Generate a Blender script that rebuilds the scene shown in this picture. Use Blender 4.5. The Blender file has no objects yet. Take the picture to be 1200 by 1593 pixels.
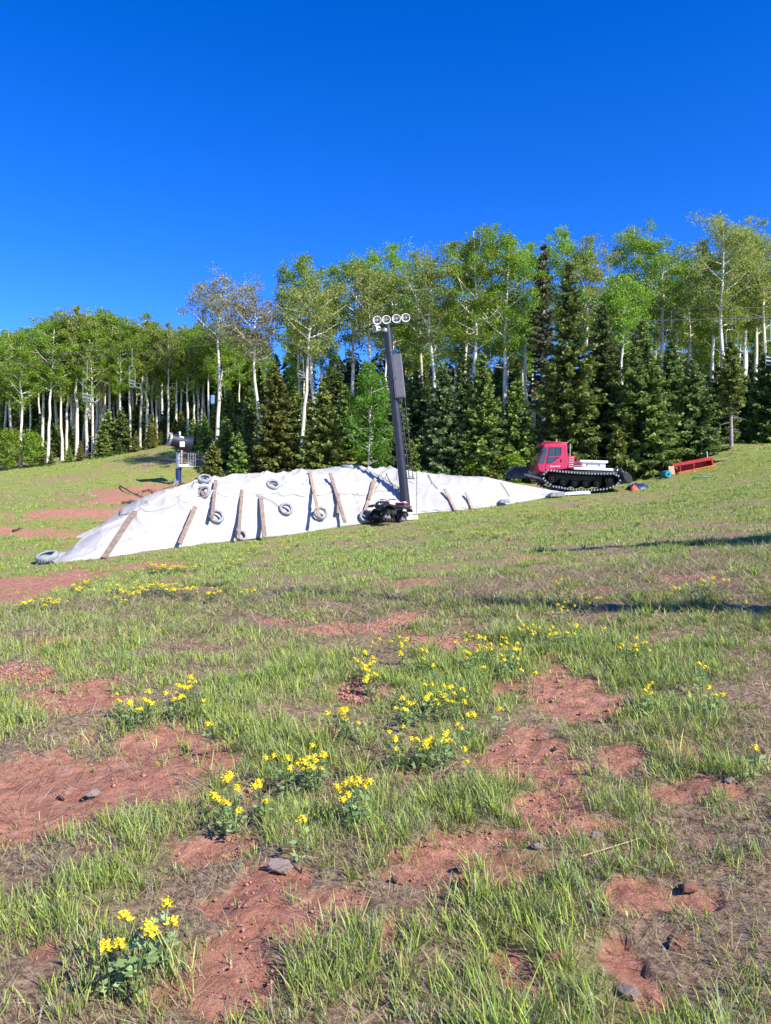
import bpy, bmesh, math, random
import numpy as np
from mathutils import Vector, Matrix, Euler
R = math.radians
C = bpy.context.scene.collection
scn = bpy.context.scene
random.seed(7)
rng = np.random.default_rng(7)

# ------------------------------------------------------------------ camera, sky, sun, exposure
F = 1196.0                      # focal length in photo pixels (photo 1200 x 1593)
EYE = 1.6
cd = bpy.data.cameras.new('camera')
cam = bpy.data.objects.new('camera', cd); C.objects.link(cam)
cam.location = (0, 0, EYE); cam.rotation_euler = (R(90), 0, 0)
cd.sensor_fit = 'VERTICAL'; cd.sensor_height = 24.0
cd.lens = 24.0*F/1593.0
cd.clip_start = 0.05; cd.clip_end = 3000
scn.camera = cam

SUN_EL = 38.0
SUN_TH = 38.0                   # shadows run left (-X) and away (+Y), this many degrees off left
sdir = Vector((math.cos(R(SUN_TH))*math.cos(R(SUN_EL)), -math.sin(R(SUN_TH))*math.cos(R(SUN_EL)), math.sin(R(SUN_EL))))
sl = bpy.data.lights.new('sun', 'SUN'); so = bpy.data.objects.new('sun', sl); C.objects.link(so)
sl.energy = 5.0; sl.angle = R(0.5); sl.color = (1.0, 0.94, 0.83)
so.rotation_euler = sdir.to_track_quat('Z', 'Y').to_euler()
so.location = (20, -20, 40)

w = bpy.data.worlds.new('World'); scn.world = w; w.use_nodes = True
nt = w.node_tree; bg = nt.nodes['Background']
sky = nt.nodes.new('ShaderNodeTexSky'); sky.sky_type = 'NISHITA'; sky.sun_disc = False
sky.sun_elevation = R(SUN_EL)
sky.sun_rotation = math.atan2(sdir.x, sdir.y)
sky.altitude = 3000; sky.air_density = 1.0; sky.dust_density = 0.0; sky.ozone_density = 4.0
hs = nt.nodes.new('ShaderNodeHueSaturation')
hs.inputs['Saturation'].default_value = 1.33; hs.inputs['Hue'].default_value = 0.519; hs.inputs['Value'].default_value = 1.45
nt.links.new(sky.outputs[0], hs.inputs['Color'])
nt.links.new(hs.outputs[0], bg.inputs['Color'])
bg.inputs['Strength'].default_value = 0.12
vs = scn.view_settings
vs.view_transform = 'Standard'; vs.look = 'None'; vs.exposure = 0.85; vs.gamma = 1.0
scn.cycles.max_bounces = 6; scn.cycles.transparent_max_bounces = 6

# ------------------------------------------------------------------ noise
def _hash(ix, iy, seed):
    h = (ix.astype(np.int64)*374761393 + iy.astype(np.int64)*668265263 + seed*974634777) & 0xFFFFFFFF
    h = ((h ^ (h >> 13))*1274126177) & 0xFFFFFFFF
    return ((h ^ (h >> 16)) & 0xFFFF)/65535.0
def vnoise(x, y, seed=0):
    x = np.asarray(x, float); y = np.asarray(y, float)
    ix = np.floor(x); iy = np.floor(y); fx = x-ix; fy = y-iy
    fx = fx*fx*(3-2*fx); fy = fy*fy*(3-2*fy)
    a = _hash(ix, iy, seed); b = _hash(ix+1, iy, seed); c = _hash(ix, iy+1, seed); d = _hash(ix+1, iy+1, seed)
    return (a*(1-fx)+b*fx)*(1-fy)+(c*(1-fx)+d*fx)*fy
def fbm(x, y, seed=0, oct=4):
    s = 0; a = 0.5; t = 0
    for k in range(oct):
        s = s + a*vnoise(x*2**k+k*17.3, y*2**k-k*9.1, seed+k); t += a; a *= 0.5
    return s/t
def sstep(a, b, x):
    t = np.clip((x-a)/(b-a), 0, 1); return t*t*(3-2*t)

# ------------------------------------------------------------------ the lie of the land (thin-plate surface)
def ray(px, py, Y): return ((px-600)/F*Y, Y, EYE+(796-py)/F*Y)
BOT = [(55,877,21.6),(85,876,22.0),(160,869,23.0),(230,858,24.6),(300,849,26.4),(380,840,28.4),(450,832,30.0),(540,818,31.8),
       (600,810,32.8),(650,799,33.8),(705,795,34.2),(760,789,35.0),(800,783,36.0),(850,774,37.4),(890,769,38.4),(920,769,38.6)]
ctl = [ray(*p) for p in BOT[1:]]
ctl += [(0,0,0),(4,0,.25),(-4,0,-.1),(0,-6,-.3),(-8,-4,-.5),(8,-4,.4)]
ctl += [ray(600,1593,2.4),ray(0,1593,2.42),ray(1200,1593,2.36),ray(600,1200,4.45),ray(0,1200,4.55),ray(1200,1200,4.2),
        ray(600,1000,8.0),ray(0,1000,8.9),ray(1200,1000,6.9),ray(600,900,13.6),ray(300,900,16.0),ray(0,915,17.0),ray(900,900,11.6),
        ray(1200,900,9.6),ray(1200,850,13.0),ray(900,840,19.5),ray(1200,790,23.5),ray(1050,790,28.0),ray(1200,745,34.5),ray(1000,765,38.0),
        ray(1100,738,41.0),ray(1200,690,48.5),ray(1130,693,47.0),ray(1000,737,45.5)]
ctl += [ray(0,840,26.5),ray(0,785,37.0),ray(150,790,34.0),ray(200,770,38.5),ray(0,730,57),ray(100,718,58),ray(180,707,59),ray(260,692,60),ray(340,688,58),
        ray(279,752,47),ray(400,735,49),ray(600,735,48),ray(800,742,47)]
ctl += [(-70,60,5),(-50,28,-1),(-25,5,-2.2),(25,5,2.2),(40,40,6.5),(60,70,10),(-30,90,9.5),(0,90,9),(30,90,10.5),(0,200,20),(-150,200,16),(150,200,24),(0,-60,-3),(-70,-50,-6),(70,-50,3)]
ctl = np.array(ctl)
def _tps_fit(P, lam=0.02):
    n = len(P); d2 = ((P[:,None,:2]-P[None,:,:2])**2).sum(-1)
    K = 0.5*d2*np.log(d2+1e-9); K[np.arange(n),np.arange(n)] = 0
    A = np.zeros((n+3,n+3)); A[:n,:n] = K+lam*np.eye(n)
    A[:n,n] = 1; A[:n,n+1:] = P[:,:2]; A[n:,:n] = A[:n,n:].T
    return np.linalg.solve(A, np.concatenate([P[:,2],[0,0,0]]))
_cf = _tps_fit(ctl)
def base_h(x, y):
    x = np.atleast_1d(np.asarray(x, float)); y = np.atleast_1d(np.asarray(y, float))
    xc = np.clip(x, -140, 140); yc = np.clip(y, -55, 195)
    z = np.full(x.shape, _cf[-3]) + _cf[-2]*xc + _cf[-1]*yc
    for i in range(len(ctl)):
        d2 = (xc-ctl[i,0])**2+(yc-ctl[i,1])**2
        z += _cf[i]*0.5*d2*np.log(d2+1e-9)
    return z + 0.06*np.maximum(y-195, 0)
def _march(px, py, off, fn):
    Y = np.geomspace(1.2, 130, 1500); X = (px-600)/F*Y; Z = EYE+(796-py)/F*Y
    b = Z < fn(X, Y)+off
    i = int(np.argmax(b)) if b.any() else 1499
    if i == 0: return X[0], Y[0]
    y0, y1 = Y[i-1], Y[i]
    for _ in range(12):
        m = .5*(y0+y1)
        if EYE+(796-py)/F*m < fn((px-600)/F*m, m)[0]+off: y1 = m
        else: y0 = m
    return (px-600)/F*y1, y1
def bpt(px, py, off=0.0): return _march(px, py, off, base_h)
# low bank with a drop behind it, added along two cast-shadow streaks
SHADE_LINES = [[(325,915),(430,934),(600,938),(760,938),(900,938),(1000,936),(1210,944)], [(925,853),(1010,850),(1100,846),(1215,838)]]
SHADE_LINES_W = [[np.array(bpt(*p)) for p in r] for r in SHADE_LINES]
def seg_sd(x, y, poly):
    best = np.full(x.shape, 1e9); sg = np.zeros(x.shape)
    for a, b in zip(poly[:-1], poly[1:]):
        d = b-a; L = np.hypot(*d); d = d/L
        t = np.clip((x-a[0])*d[0]+(y-a[1])*d[1], 0, L)
        dx = x-a[0]-t*d[0]; dy = y-a[1]-t*d[1]; r = np.hypot(dx, dy)
        s = -d[1]*dx+d[0]*dy
        m = r < best; best = np.where(m, r, best); sg = np.where(m, s, sg)
    return best, sg
def shade_bank_h(x, y):
    z = np.zeros(x.shape)
    m = (y > 5) & (y < 26)
    if m.any():
        for r, amp in zip(SHADE_LINES_W, (0.05, 0.05)):
            d, s = seg_sd(x[m], y[m], r)
            a = amp*(0.5+0.9*vnoise(x[m]*1.1, y[m]*1.1, 88))
            z[m] += np.where(s < 0, a*np.exp(-(d/0.55)**2), -a*0.9*np.exp(-(d/0.42)**2)*np.minimum(d/0.06, 1)+a*np.maximum(1-d/0.06, 0))
    return z
def gh(x, y):
    x = np.atleast_1d(np.asarray(x, float)); y = np.atleast_1d(np.asarray(y, float))
    z = base_h(x, y)+shade_bank_h(x, y)
    f = 1/(1+(np.hypot(x, y)/25)**2)
    z = z + 0.10*(fbm(x*0.45, y*0.45, 3, 3)-.5) + f*(0.085*(fbm(x*2.2, y*2.2, 11, 3)-.5)+0.03*(fbm(x*9, y*9, 23, 3)-.5))
    return z
def h1(x, y): return float(gh(x, y)[0])
def gpt(px, py, off=0.0):
    x, y = _march(px, py, off, gh); return x, y, h1(x, y)
def at(px, Y):                       # ground point in the direction of a pixel column at depth Y
    x = (px-600)/F*Y; return x, Y, h1(x, Y)

# bare soil
SOIL = [(150,1215,200,62),(50,1265,120,45),(310,1180,90,30),(350,1530,88,60),(450,1455,85,28),(400,1400,70,30),(540,1425,60,26),(890,1085,75,45),(840,1190,95,48),(860,1250,80,38),(740,1330,110,34),
        (930,1300,95,28),(25,912,90,24),(-20,935,60,16),(120,800,110,10),(230,762,70,13),(40,828,90,9),(190,778,60,9),(110,1085,110,17),(40,1050,80,14),(520,980,60,8),(640,905,40,5),
        (1060,1235,70,26),(700,1385,75,24),(1080,1180,40,14),(330,1345,50,22),(960,1500,40,12),(820,1520,40,12),(1010,1420,38,12),(620,1490,28,11),(200,1150,60,14),
        (700,1000,40,10),(560,1070,36,14),(960,1180,40,20),(1150,690,60,6),(60,700,80,5),(190,700,90,4),(230,880,60,7),(640,960,40,7),(430,965,50,6),(130,995,70,8),(1060,900,30,5),(330,830,40,4),(820,870,60,4)]
SW = []
for (px, py, rx, ry) in SOIL:
    c = np.array(bpt(px, py)); e = np.array(bpt(px+rx, py)); u = bpt(px, py-ry); d = bpt(px, py+ry)
    SW.append((c[0], .5*(u[1]+d[1]), abs(e[0]-c[0]), max(.5*abs(u[1]-d[1]), .12)))
def soil_mask(x, y):
    s = np.zeros(x.shape)
    nx = x+0.35*(fbm(x*1.7, y*1.7, 41, 3)-.5); ny = y+0.5*(fbm(x*1.7, y*1.7, 57, 3)-.5)
    for (cx, cy, rx, ry) in SW:
        s = np.maximum(s, 1.42*np.exp(-(((nx-cx)/rx)**2+((ny-cy)/ry)**2)*1.1))
    n = fbm(x*1.1, y*1.1, 5, 4)
    s = s + .55*(fbm(x*10, y*10, 67, 3)-.5)
    s = s*(.75+.5*fbm(x*1.3, y*1.3, 63, 3))*np.where(y > 24, .80, 1.0) + 1.5*(fbm(x*3.3, y*3.3, 71, 5)-.5) + 1.6*np.maximum(n-.56, 0)
    return sstep(.38, .70, s)
def lush(x, y): return .25+.5*(.55*fbm(x*1.7+3, y*1.5, 91, 4)+.45*fbm(x*.35, y*.3, 95, 3))

# ------------------------------------------------------------------ helpers for objects
def tag(o, label=None, cat=None, group=None, kind=None):
    if label: o['label'] = label
    if cat: o['category'] = cat
    if group: o['group'] = group
    if kind: o['kind'] = kind
    return o
def thing(name, label, cat, loc=(0,0,0), rot=(0,0,0), group=None):
    o = bpy.data.objects.new(name, None); C.objects.link(o)
    o.location = loc; o.rotation_euler = rot; o.empty_display_size = .2
    return tag(o, label, cat, group)
def copy_tree(o, parent=None):
    c = o.copy(); C.objects.link(c)
    if parent is not None: c.parent = parent
    for ch in list(o.children): copy_tree(ch, c)
    return c
def np_mesh(name, V, faces4=None, faces3=None, cols=None, attrs=None, smooth=False):
    V = np.asarray(V, np.float32); me = bpy.data.meshes.new(name)
    n4 = 0 if faces4 is None else len(faces4); n3 = 0 if faces3 is None else len(faces3)
    idx = []
    if n4: idx.append(np.asarray(faces4, np.int32).ravel())
    if n3: idx.append(np.asarray(faces3, np.int32).ravel())
    idx = np.concatenate(idx)
    me.vertices.add(len(V)); me.vertices.foreach_set('co', V.ravel())
    me.loops.add(len(idx)); me.loops.foreach_set('vertex_index', idx)
    me.polygons.add(n4+n3)
    ls = np.concatenate([np.arange(n4)*4, n4*4+np.arange(n3)*3]).astype(np.int32)
    me.polygons.foreach_set('loop_start', ls)
    if smooth: me.polygons.foreach_set('use_smooth', np.ones(n4+n3, bool))
    me.update(calc_edges=True)
    if cols is not None:
        a = me.color_attributes.new('Col', 'FLOAT_COLOR', 'POINT')
        c4 = np.ones((len(V), 4), np.float32); c4[:, :3] = cols; a.data.foreach_set('color', c4.ravel())
    for k, v in (attrs or {}).items():
        a = me.attributes.new(k, 'FLOAT', 'POINT'); a.data.foreach_set('value', np.asarray(v, np.float32))
    return me
def link(name, me, mat, parent=None, loc=None):
    o = bpy.data.objects.new(name, me); C.objects.link(o)
    if mat is not None and len(me.materials) == 0: me.materials.append(mat)
    if parent is not None: o.parent = parent
    if loc is not None: o.location = loc
    return o
class MB:
    def __init__(s): s.v = []; s.f = []
    def add(s, vs, fs, M=None):
        n = len(s.v)
        s.v += [tuple((M @ Vector(p)) if M is not None else p) for p in vs]
        s.f += [tuple(i+n for i in f) for f in fs]; return s
    def box(s, c, d, rot=None, M=None):
        m = Matrix.Translation(c)
        if rot is not None: m = m @ Euler(rot).to_matrix().to_4x4()
        if M is not None: m = M @ m
        x, y, z = d[0]/2, d[1]/2, d[2]/2
        return s.add([(-x,-y,-z),(x,-y,-z),(x,y,-z),(-x,y,-z),(-x,-y,z),(x,-y,z),(x,y,z),(-x,y,z)],
                     [(3,2,1,0),(4,5,6,7),(0,1,5,4),(1,2,6,5),(2,3,7,6),(3,0,4,7)], m)
    def tube(s, pts, rad, n=8, cap=True):
        pts = [Vector(p) for p in pts]
        if not hasattr(rad, '__len__'): rad = [rad]*len(pts)
        base = len(s.v); prev = None
        for i, p in enumerate(pts):
            d = (pts[min(i+1, len(pts)-1)]-pts[max(i-1, 0)]).normalized()
            if prev is None:
                a = Vector((0,0,1)) if abs(d.z) < .9 else Vector((1,0,0)); u = d.cross(a).normalized()
            else:
                u = (prev-d*prev.dot(d)).normalized()
            prev = u; v = d.cross(u)
            for k in range(n):
                t = 2*math.pi*k/n; s.v.append(tuple(p+(u*math.cos(t)+v*math.sin(t))*rad[i]))
        for i in range(len(pts)-1):
            for k in range(n):
                a = base+i*n+k; b = base+i*n+(k+1)%n; s.f.append((a, b, b+n, a+n))
        if cap:
            s.f.append(tuple(base+k for k in reversed(range(n)))); s.f.append(tuple(base+(len(pts)-1)*n+k for k in range(n)))
        return s
    def lathe(s, prof, n=24, M=None, close=False):   # profile of (r, z) about Z
        vs = []; fs = []; m = len(prof)
        for k in range(n):
            t = 2*math.pi*k/n
            for r, z in prof: vs.append((r*math.cos(t), r*math.sin(t), z))
        for k in range(n):
            for j in range(m if close else m-1):
                a = k*m+j; b = k*m+(j+1)%m; c = ((k+1)%n)*m+(j+1)%m; d = ((k+1)%n)*m+j
                fs.append((a, d, c, b))
        return s.add(vs, fs, M)
    def prism(s, poly, y0, y1, M=None):              # polygon in XZ extruded along Y
        n = len(poly)
        vs = [(x, y0, z) for x, z in poly]+[(x, y1, z) for x, z in poly]
        fs = [tuple(range(n)), tuple(reversed(range(n, 2*n)))]+[(i, i+n, (i+1)%n+n, (i+1)%n) for i in range(n)]
        return s.add(vs, fs, M)
    def mesh(s, name, sharp=35):
        me = bpy.data.meshes.new(name); me.from_pydata(s.v, [], s.f); me.update()
        bm = bmesh.new(); bm.from_mesh(me); bmesh.ops.recalc_face_normals(bm, faces=bm.faces); bm.to_mesh(me); bm.free()
        me.polygons.foreach_set('use_smooth', np.ones(len(me.polygons), bool))
        me.set_sharp_from_angle(angle=R(sharp)); return me
    def build(s, name, mat, parent=None, bevel=0, sharp=35):
        o = link(name, s.mesh(name, sharp), mat, parent)
        if bevel:
            b = o.modifiers.new('bevel', 'BEVEL'); b.width = bevel; b.segments = 2; b.limit_method = 'ANGLE'
        return o

# ------------------------------------------------------------------ materials
def new_mat(name):
    m = bpy.data.materials.new(name); m.use_nodes = True
    return m, m.node_tree, m.node_tree.nodes['Principled BSDF']
def mat(name, col, rough=.6, col2=None, scale=6, metal=0, bump=0, bscale=40, spec=.5):
    m, t, p = new_mat(name)
    p.inputs['Roughness'].default_value = rough; p.inputs['Metallic'].default_value = metal
    p.inputs['Specular IOR Level'].default_value = spec
    tc = t.nodes.new('ShaderNodeTexCoord')
    n = t.nodes.new('ShaderNodeTexNoise'); n.inputs['Scale'].default_value = scale; n.inputs['Detail'].default_value = 6
    t.links.new(tc.outputs['Object'], n.inputs['Vector'])
    r = t.nodes.new('ShaderNodeValToRGB')
    c2 = col2 or tuple(c*.8 for c in col)
    r.color_ramp.elements[0].color = (*c2, 1); r.color_ramp.elements[1].color = (*col, 1)
    r.color_ramp.elements[0].position = .35; r.color_ramp.elements[1].position = .62
    t.links.new(n.outputs['Fac'], r.inputs['Fac']); t.links.new(r.outputs[0], p.inputs['Base Color'])
    if bump:
        n2 = t.nodes.new('ShaderNodeTexNoise'); n2.inputs['Scale'].default_value = bscale; n2.inputs['Detail'].default_value = 5
        t.links.new(tc.outputs['Object'], n2.inputs['Vector'])
        b = t.nodes.new('ShaderNodeBump'); b.inputs['Strength'].default_value = bump; b.inputs['Distance'].default_value = .02
        t.links.new(n2.outputs['Fac'], b.inputs['Height']); t.links.new(b.outputs[0], p.inputs['Normal'])
    return m
def leaf_mat(name, trans=.35, rough=.55, var=.25, tint=(1,1,1)):
    m = bpy.data.materials.new(name); m.use_nodes = True; t = m.node_tree; t.nodes.clear()
    out = t.nodes.new('ShaderNodeOutputMaterial')
    a = t.nodes.new('ShaderNodeVertexColor'); a.layer_name = 'Col'
    oi = t.nodes.new('ShaderNodeObjectInfo')
    h = t.nodes.new('ShaderNodeHueSaturation')
    mr = t.nodes.new('ShaderNodeMapRange'); mr.inputs[3].default_value = 1-var; mr.inputs[4].default_value = 1+var
    t.links.new(oi.outputs['Random'], mr.inputs[0]); t.links.new(mr.outputs[0], h.inputs['Value'])
    mh = t.nodes.new('ShaderNodeMapRange'); mh.inputs[3].default_value = .5-.018*var/.25; mh.inputs[4].default_value = .5+.012*var/.25
    t.links.new(oi.outputs['Random'], mh.inputs[0]); t.links.new(mh.outputs[0], h.inputs['Hue'])
    t.links.new(a.outputs['Color'], h.inputs['Color'])
    p = t.nodes.new('ShaderNodeBsdfPrincipled'); p.inputs['Roughness'].default_value = rough; p.inputs['Specular IOR Level'].default_value = .3
    tr = t.nodes.new('ShaderNodeBsdfTranslucent'); mx = t.nodes.new('ShaderNodeMixShader'); mx.inputs[0].default_value = trans
    t.links.new(h.outputs[0], p.inputs['Base Color']); t.links.new(h.outputs[0], tr.inputs['Color'])
    t.links.new(p.outputs[0], mx.inputs[1]); t.links.new(tr.outputs[0], mx.inputs[2]); t.links.new(mx.outputs[0], out.inputs[0])
    return m
M = {}
M['grass'] = leaf_mat('grass blades', .24, .55, 0.0001)
M['aspen_leaf'] = leaf_mat('aspen leaves', .45, .5, .16)
M['needle'] = leaf_mat('conifer needles', .3, .6, .2)
M['herb'] = leaf_mat('herb leaves', .25, .5, .15)
M['petal'] = mat('yellow petals', (.90,.74,.02), .6, (.82,.60,.005), 60)
M['petal'].node_tree.nodes['Principled BSDF'].inputs['Subsurface Weight'].default_value = 0
M['bark_dark'] = mat('conifer bark', (.16,.12,.09), .9, (.08,.06,.05), 5, bump=.6)
M['bark_grey'] = mat('weathered grey bark', (.36,.32,.29), .9, (.2,.17,.15), 5, bump=.6)
# aspen bark: pale with dark scars
m, t, p = new_mat('aspen bark'); tc = t.nodes.new('ShaderNodeTexCoord')
mp = t.nodes.new('ShaderNodeMapping'); mp.inputs['Scale'].default_value = (2.2,2.2,1.0)
n = t.nodes.new('ShaderNodeTexNoise'); n.inputs['Scale'].default_value = 2.2; n.inputs['Detail'].default_value = 5; n.inputs['Roughness'].default_value = .7
r = t.nodes.new('ShaderNodeValToRGB'); e = r.color_ramp.elements
e[0].position = .30; e[0].color = (.10,.085,.07,1); e[1].position = .39; e[1].color = (.56,.50,.41,1)
x = r.color_ramp.elements.new(.62); x.color = (.74,.69,.58,1)
t.links.new(tc.outputs['Object'], mp.inputs[0]); t.links.new(mp.outputs[0], n.inputs['Vector']); t.links.new(n.outputs['Fac'], r.inputs[0]); t.links.new(r.outputs[0], p.inputs['Base Color'])
p.inputs['Roughness'].default_value = .85; M['aspen_bark'] = m
M['white_metal'] = mat('white painted metal', (.8,.8,.8), .4, (.68,.68,.67), 4)
M['cover'] = None
M['wood'] = mat('weathered planks', (.26,.195,.15), .8, (.17,.12,.09), 7, bump=.4, bscale=25)
M['wood_pale'] = mat('pale new planks', (.37,.275,.20), .75, (.25,.18,.13), 7, bump=.3, bscale=25)
M['tyre'] = mat('dusty bleached rubber', (.31,.32,.33), .9, (.19,.195,.20), 7, bump=.3)
M['rubber'] = mat('black rubber', (.012,.012,.013), .8, (.02,.019,.018), 10, bump=.3, spec=.15)
M['black'] = mat('black plastic', (.012,.013,.018), .35, (.02,.02,.026), 8)
M['pole'] = mat('dark painted steel tube', (.02,.022,.034), .42, (.03,.03,.042), 3, metal=.2)
M['grey_box'] = mat('grey painted cabinet', (.19,.18,.19), .5, (.16,.15,.16), 2)
M['steel'] = mat('galvanised steel', (.42,.43,.44), .4, (.3,.31,.32), 9, metal=.6)
M['dark_steel'] = mat('oily dark steel', (.06,.06,.06), .5, (.03,.03,.03), 9, metal=.5)
M['cream'] = mat('white reflector', (.85,.84,.8), .3, (.8,.78,.74), 5)
M['blue'] = mat('blue painted steel', (.012,.026,.14), .5, (.009,.02,.1), 5)
M['gun'] = mat('navy fan housing', (.010,.014,.034), .55, (.007,.01,.022), 5)
M['red'] = mat('red paint faded pinkish', (.50,.026,.085), .42, (.40,.02,.065), 2.5)
M['red2'] = mat('bright red paint', (.5,.035,.03), .5, (.4,.02,.02), 4)
M['orange'] = mat('orange painted plank', (.68,.2,.05), .6, (.55,.13,.03), 4)
M['teal'] = mat('teal plastic', (.02,.28,.32), .5, (.015,.2,.25), 4)
M['tan'] = mat('tan board', (.5,.36,.2), .8, (.4,.28,.15), 4)
M['bluetarp'] = mat('crumpled blue tarpaulin', (.02,.035,.12), .5, (.012,.02,.07), 5, bump=.5, bscale=8)
M['redcloth'] = mat('red-orange fabric', (.55,.12,.08), .8, (.45,.09,.06), 5)
M['rock'] = mat('red sandstone', (.42,.2,.14), .9, (.30,.14,.1), 9, bump=.8, bscale=30)
M['rock_grey'] = mat('grey pink stone', (.46,.36,.31), .9, (.36,.26,.22), 9, bump=.8, bscale=30)
M['crumb'] = mat('soil crumbs', (.46,.23,.165), .95, (.32,.15,.105), 14)
M['glass'] = mat('dark cab glass', (.03,.035,.04), .06, (.02,.025,.03), 2, spec=.8)
M['chair'] = mat('pale grey chair tubing', (.30,.32,.34), .4, (.22,.24,.26), 6, metal=.3)
M['cable'] = mat('steel rope', (.16,.16,.17), .5, (.12,.12,.13), 9, metal=.4)
M['deadwood'] = mat('dead grey wood', (.3,.25,.2), .9, (.18,.15,.12), 6, bump=.5)
M['burnt'] = mat('dark dead branch', (.06,.045,.04), .9, (.035,.03,.025), 6, bump=.5)
M['blue_sign'] = mat('light blue panel', (.25,.42,.75), .5, (.2,.36,.65), 3)
# white geotextile
m, t, p = new_mat('white geotextile'); tc = t.nodes.new('ShaderNodeTexCoord')
n = t.nodes.new('ShaderNodeTexNoise'); n.inputs['Scale'].default_value = .5; n.inputs['Detail'].default_value = 8; n.inputs['Roughness'].default_value = .65
r = t.nodes.new('ShaderNodeValToRGB'); e = r.color_ramp.elements
e[0].position = .3; e[0].color = (.335,.315,.295,1); e[1].position = .6; e[1].color = (.425,.415,.405,1)
t.links.new(tc.outputs['Object'], n.inputs['Vector']); t.links.new(n.outputs['Fac'], r.inputs[0]); t.links.new(r.outputs[0], p.inputs['Base Color'])
p.inputs['Roughness'].default_value = .9; p.inputs['Specular IOR Level'].default_value = .1
n2 = t.nodes.new('ShaderNodeTexNoise'); n2.inputs['Scale'].default_value = 2.5; n2.inputs['Detail'].default_value = 6
b = t.nodes.new('ShaderNodeBump'); b.inputs['Strength'].default_value = .22; b.inputs['Distance'].default_value = .1
t.links.new(tc.outputs['Object'], n2.inputs['Vector']); t.links.new(n2.outputs['Fac'], b.inputs['Height']); t.links.new(b.outputs[0], p.inputs['Normal'])
M['cover'] = m
# ground: red soil, pale litter, green thatch, steered by the soil attribute
m, t, p = new_mat('meadow ground'); L = t.links.new; N = t.nodes.new
tc = N('ShaderNodeTexCoord'); at_ = N('ShaderNodeAttribute'); at_.attribute_name = 'soil'
gr_ = N('ShaderNodeAttribute'); gr_.attribute_name = 'lush'
def noise(sc, det=6, ro=.6):
    q = N('ShaderNodeTexNoise'); q.inputs['Scale'].default_value = sc; q.inputs['Detail'].default_value = det; q.inputs['Roughness'].default_value = ro
    L(tc.outputs['Object'], q.inputs['Vector']); return q
def ramp(src, stops):
    q = N('ShaderNodeValToRGB'); e = q.color_ramp.elements
    e[0].position, e[0].color = stops[0][0], (*stops[0][1], 1); e[1].position, e[1].color = stops[1][0], (*stops[1][1], 1)
    for s in stops[2:]: k = e.new(s[0]); k.color = (*s[1], 1)
    L(src, q.inputs[0]); return q
def mixc(fac, a, b):
    q = N('ShaderNodeMix'); q.data_type = 'RGBA'; L(fac, q.inputs[0]); L(a, q.inputs[6]); L(b, q.inputs[7]); return q.outputs[2]
soilc = ramp(noise(9, 8).outputs['Fac'], [(.28,(.28,.12,.08)),(.55,(.46,.215,.145)),(.8,(.53,.31,.235))]).outputs[0]
litter = ramp(noise(26, 10, .75).outputs['Fac'], [(.36,(.10,.06,.04)),(.5,(.30,.20,.13)),(.66,(.47,.36,.25))]).outputs[0]
green = ramp(noise(11, 8).outputs['Fac'], [(.3,(.16,.20,.045)),(.7,(.31,.34,.09))]).outputs[0]
lf = N('ShaderNodeMapRange'); lf.inputs[1].default_value = .42; lf.inputs[2].default_value = .56; L(gr_.outputs['Fac'], lf.inputs[0])
veg = mixc(lf.outputs[0], litter, green)
L(mixc(at_.outputs['Fac'], veg, soilc), p.inputs['Base Color'])
p.inputs['Roughness'].default_value = .95; p.inputs['Specular IOR Level'].default_value = .1
vo = N('ShaderNodeTexVoronoi'); vo.inputs['Scale'].default_value = 16; L(tc.outputs['Object'], vo.inputs['Vector'])
nb = noise(28, 9, .7); ma = N('ShaderNodeMath'); ma.operation = 'MULTIPLY_ADD'; L(vo.outputs['Distance'], ma.inputs[0]); ma.inputs[1].default_value = .35; L(nb.outputs['Fac'], ma.inputs[2])
b = N('ShaderNodeBump'); b.inputs['Strength'].default_value = .9; b.inputs['Distance'].default_value = .045
L(ma.outputs[0], b.inputs['Height']); L(b.outputs[0], p.inputs['Normal'])
M['ground'] = m

# ------------------------------------------------------------------ SETTING: ground
ys = [-60,-40,-25,-15,-8,-4,-2,-1,0,.5,1.0]
y = 1.4
while y < 70: ys.append(y); y += max(.02, .0075*y)
while y < 900: ys.append(y); y *= 1.06
ys = np.array(ys); us = np.linspace(-1, 1, 640)
us = np.sign(us)*(0.45*np.abs(us)+0.55*np.abs(us)**3)*1.25
YY, UU = np.meshgrid(ys, us, indexing='ij')
HW = np.maximum(YY, 0)+3.0+np.where(YY > 60, (YY-60)*.8, 0)+np.where(YY < 0, 40*np.minimum(-YY/8, 1), 0)
XX = UU*HW
zz = gh(XX.ravel(), YY.ravel())
sm = soil_mask(XX.ravel(), YY.ravel()); lu = lush(XX.ravel(), YY.ravel())
near = 1/(1+(np.hypot(XX.ravel(), YY.ravel())/9)**2)
zz = zz-near*sm*.03+near*sm*.05*(np.abs(fbm(XX.ravel()*5, YY.ravel()*5, 77, 4)-.5)*2)
nr, nc = XX.shape; I = np.arange(nr*nc).reshape(nr, nc)
f4 = np.stack([I[:-1,:-1], I[:-1,1:], I[1:,1:], I[1:,:-1]], -1).reshape(-1, 4)
gme = np_mesh('ground', np.stack([XX.ravel(), YY.ravel(), zz], -1), f4, attrs={'soil': sm, 'lush': lu*(.83+.23*sstep(8, 20, YY.ravel()))}, smooth=True)
tag(link('ground', gme, M['ground']), kind='structure')

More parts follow.
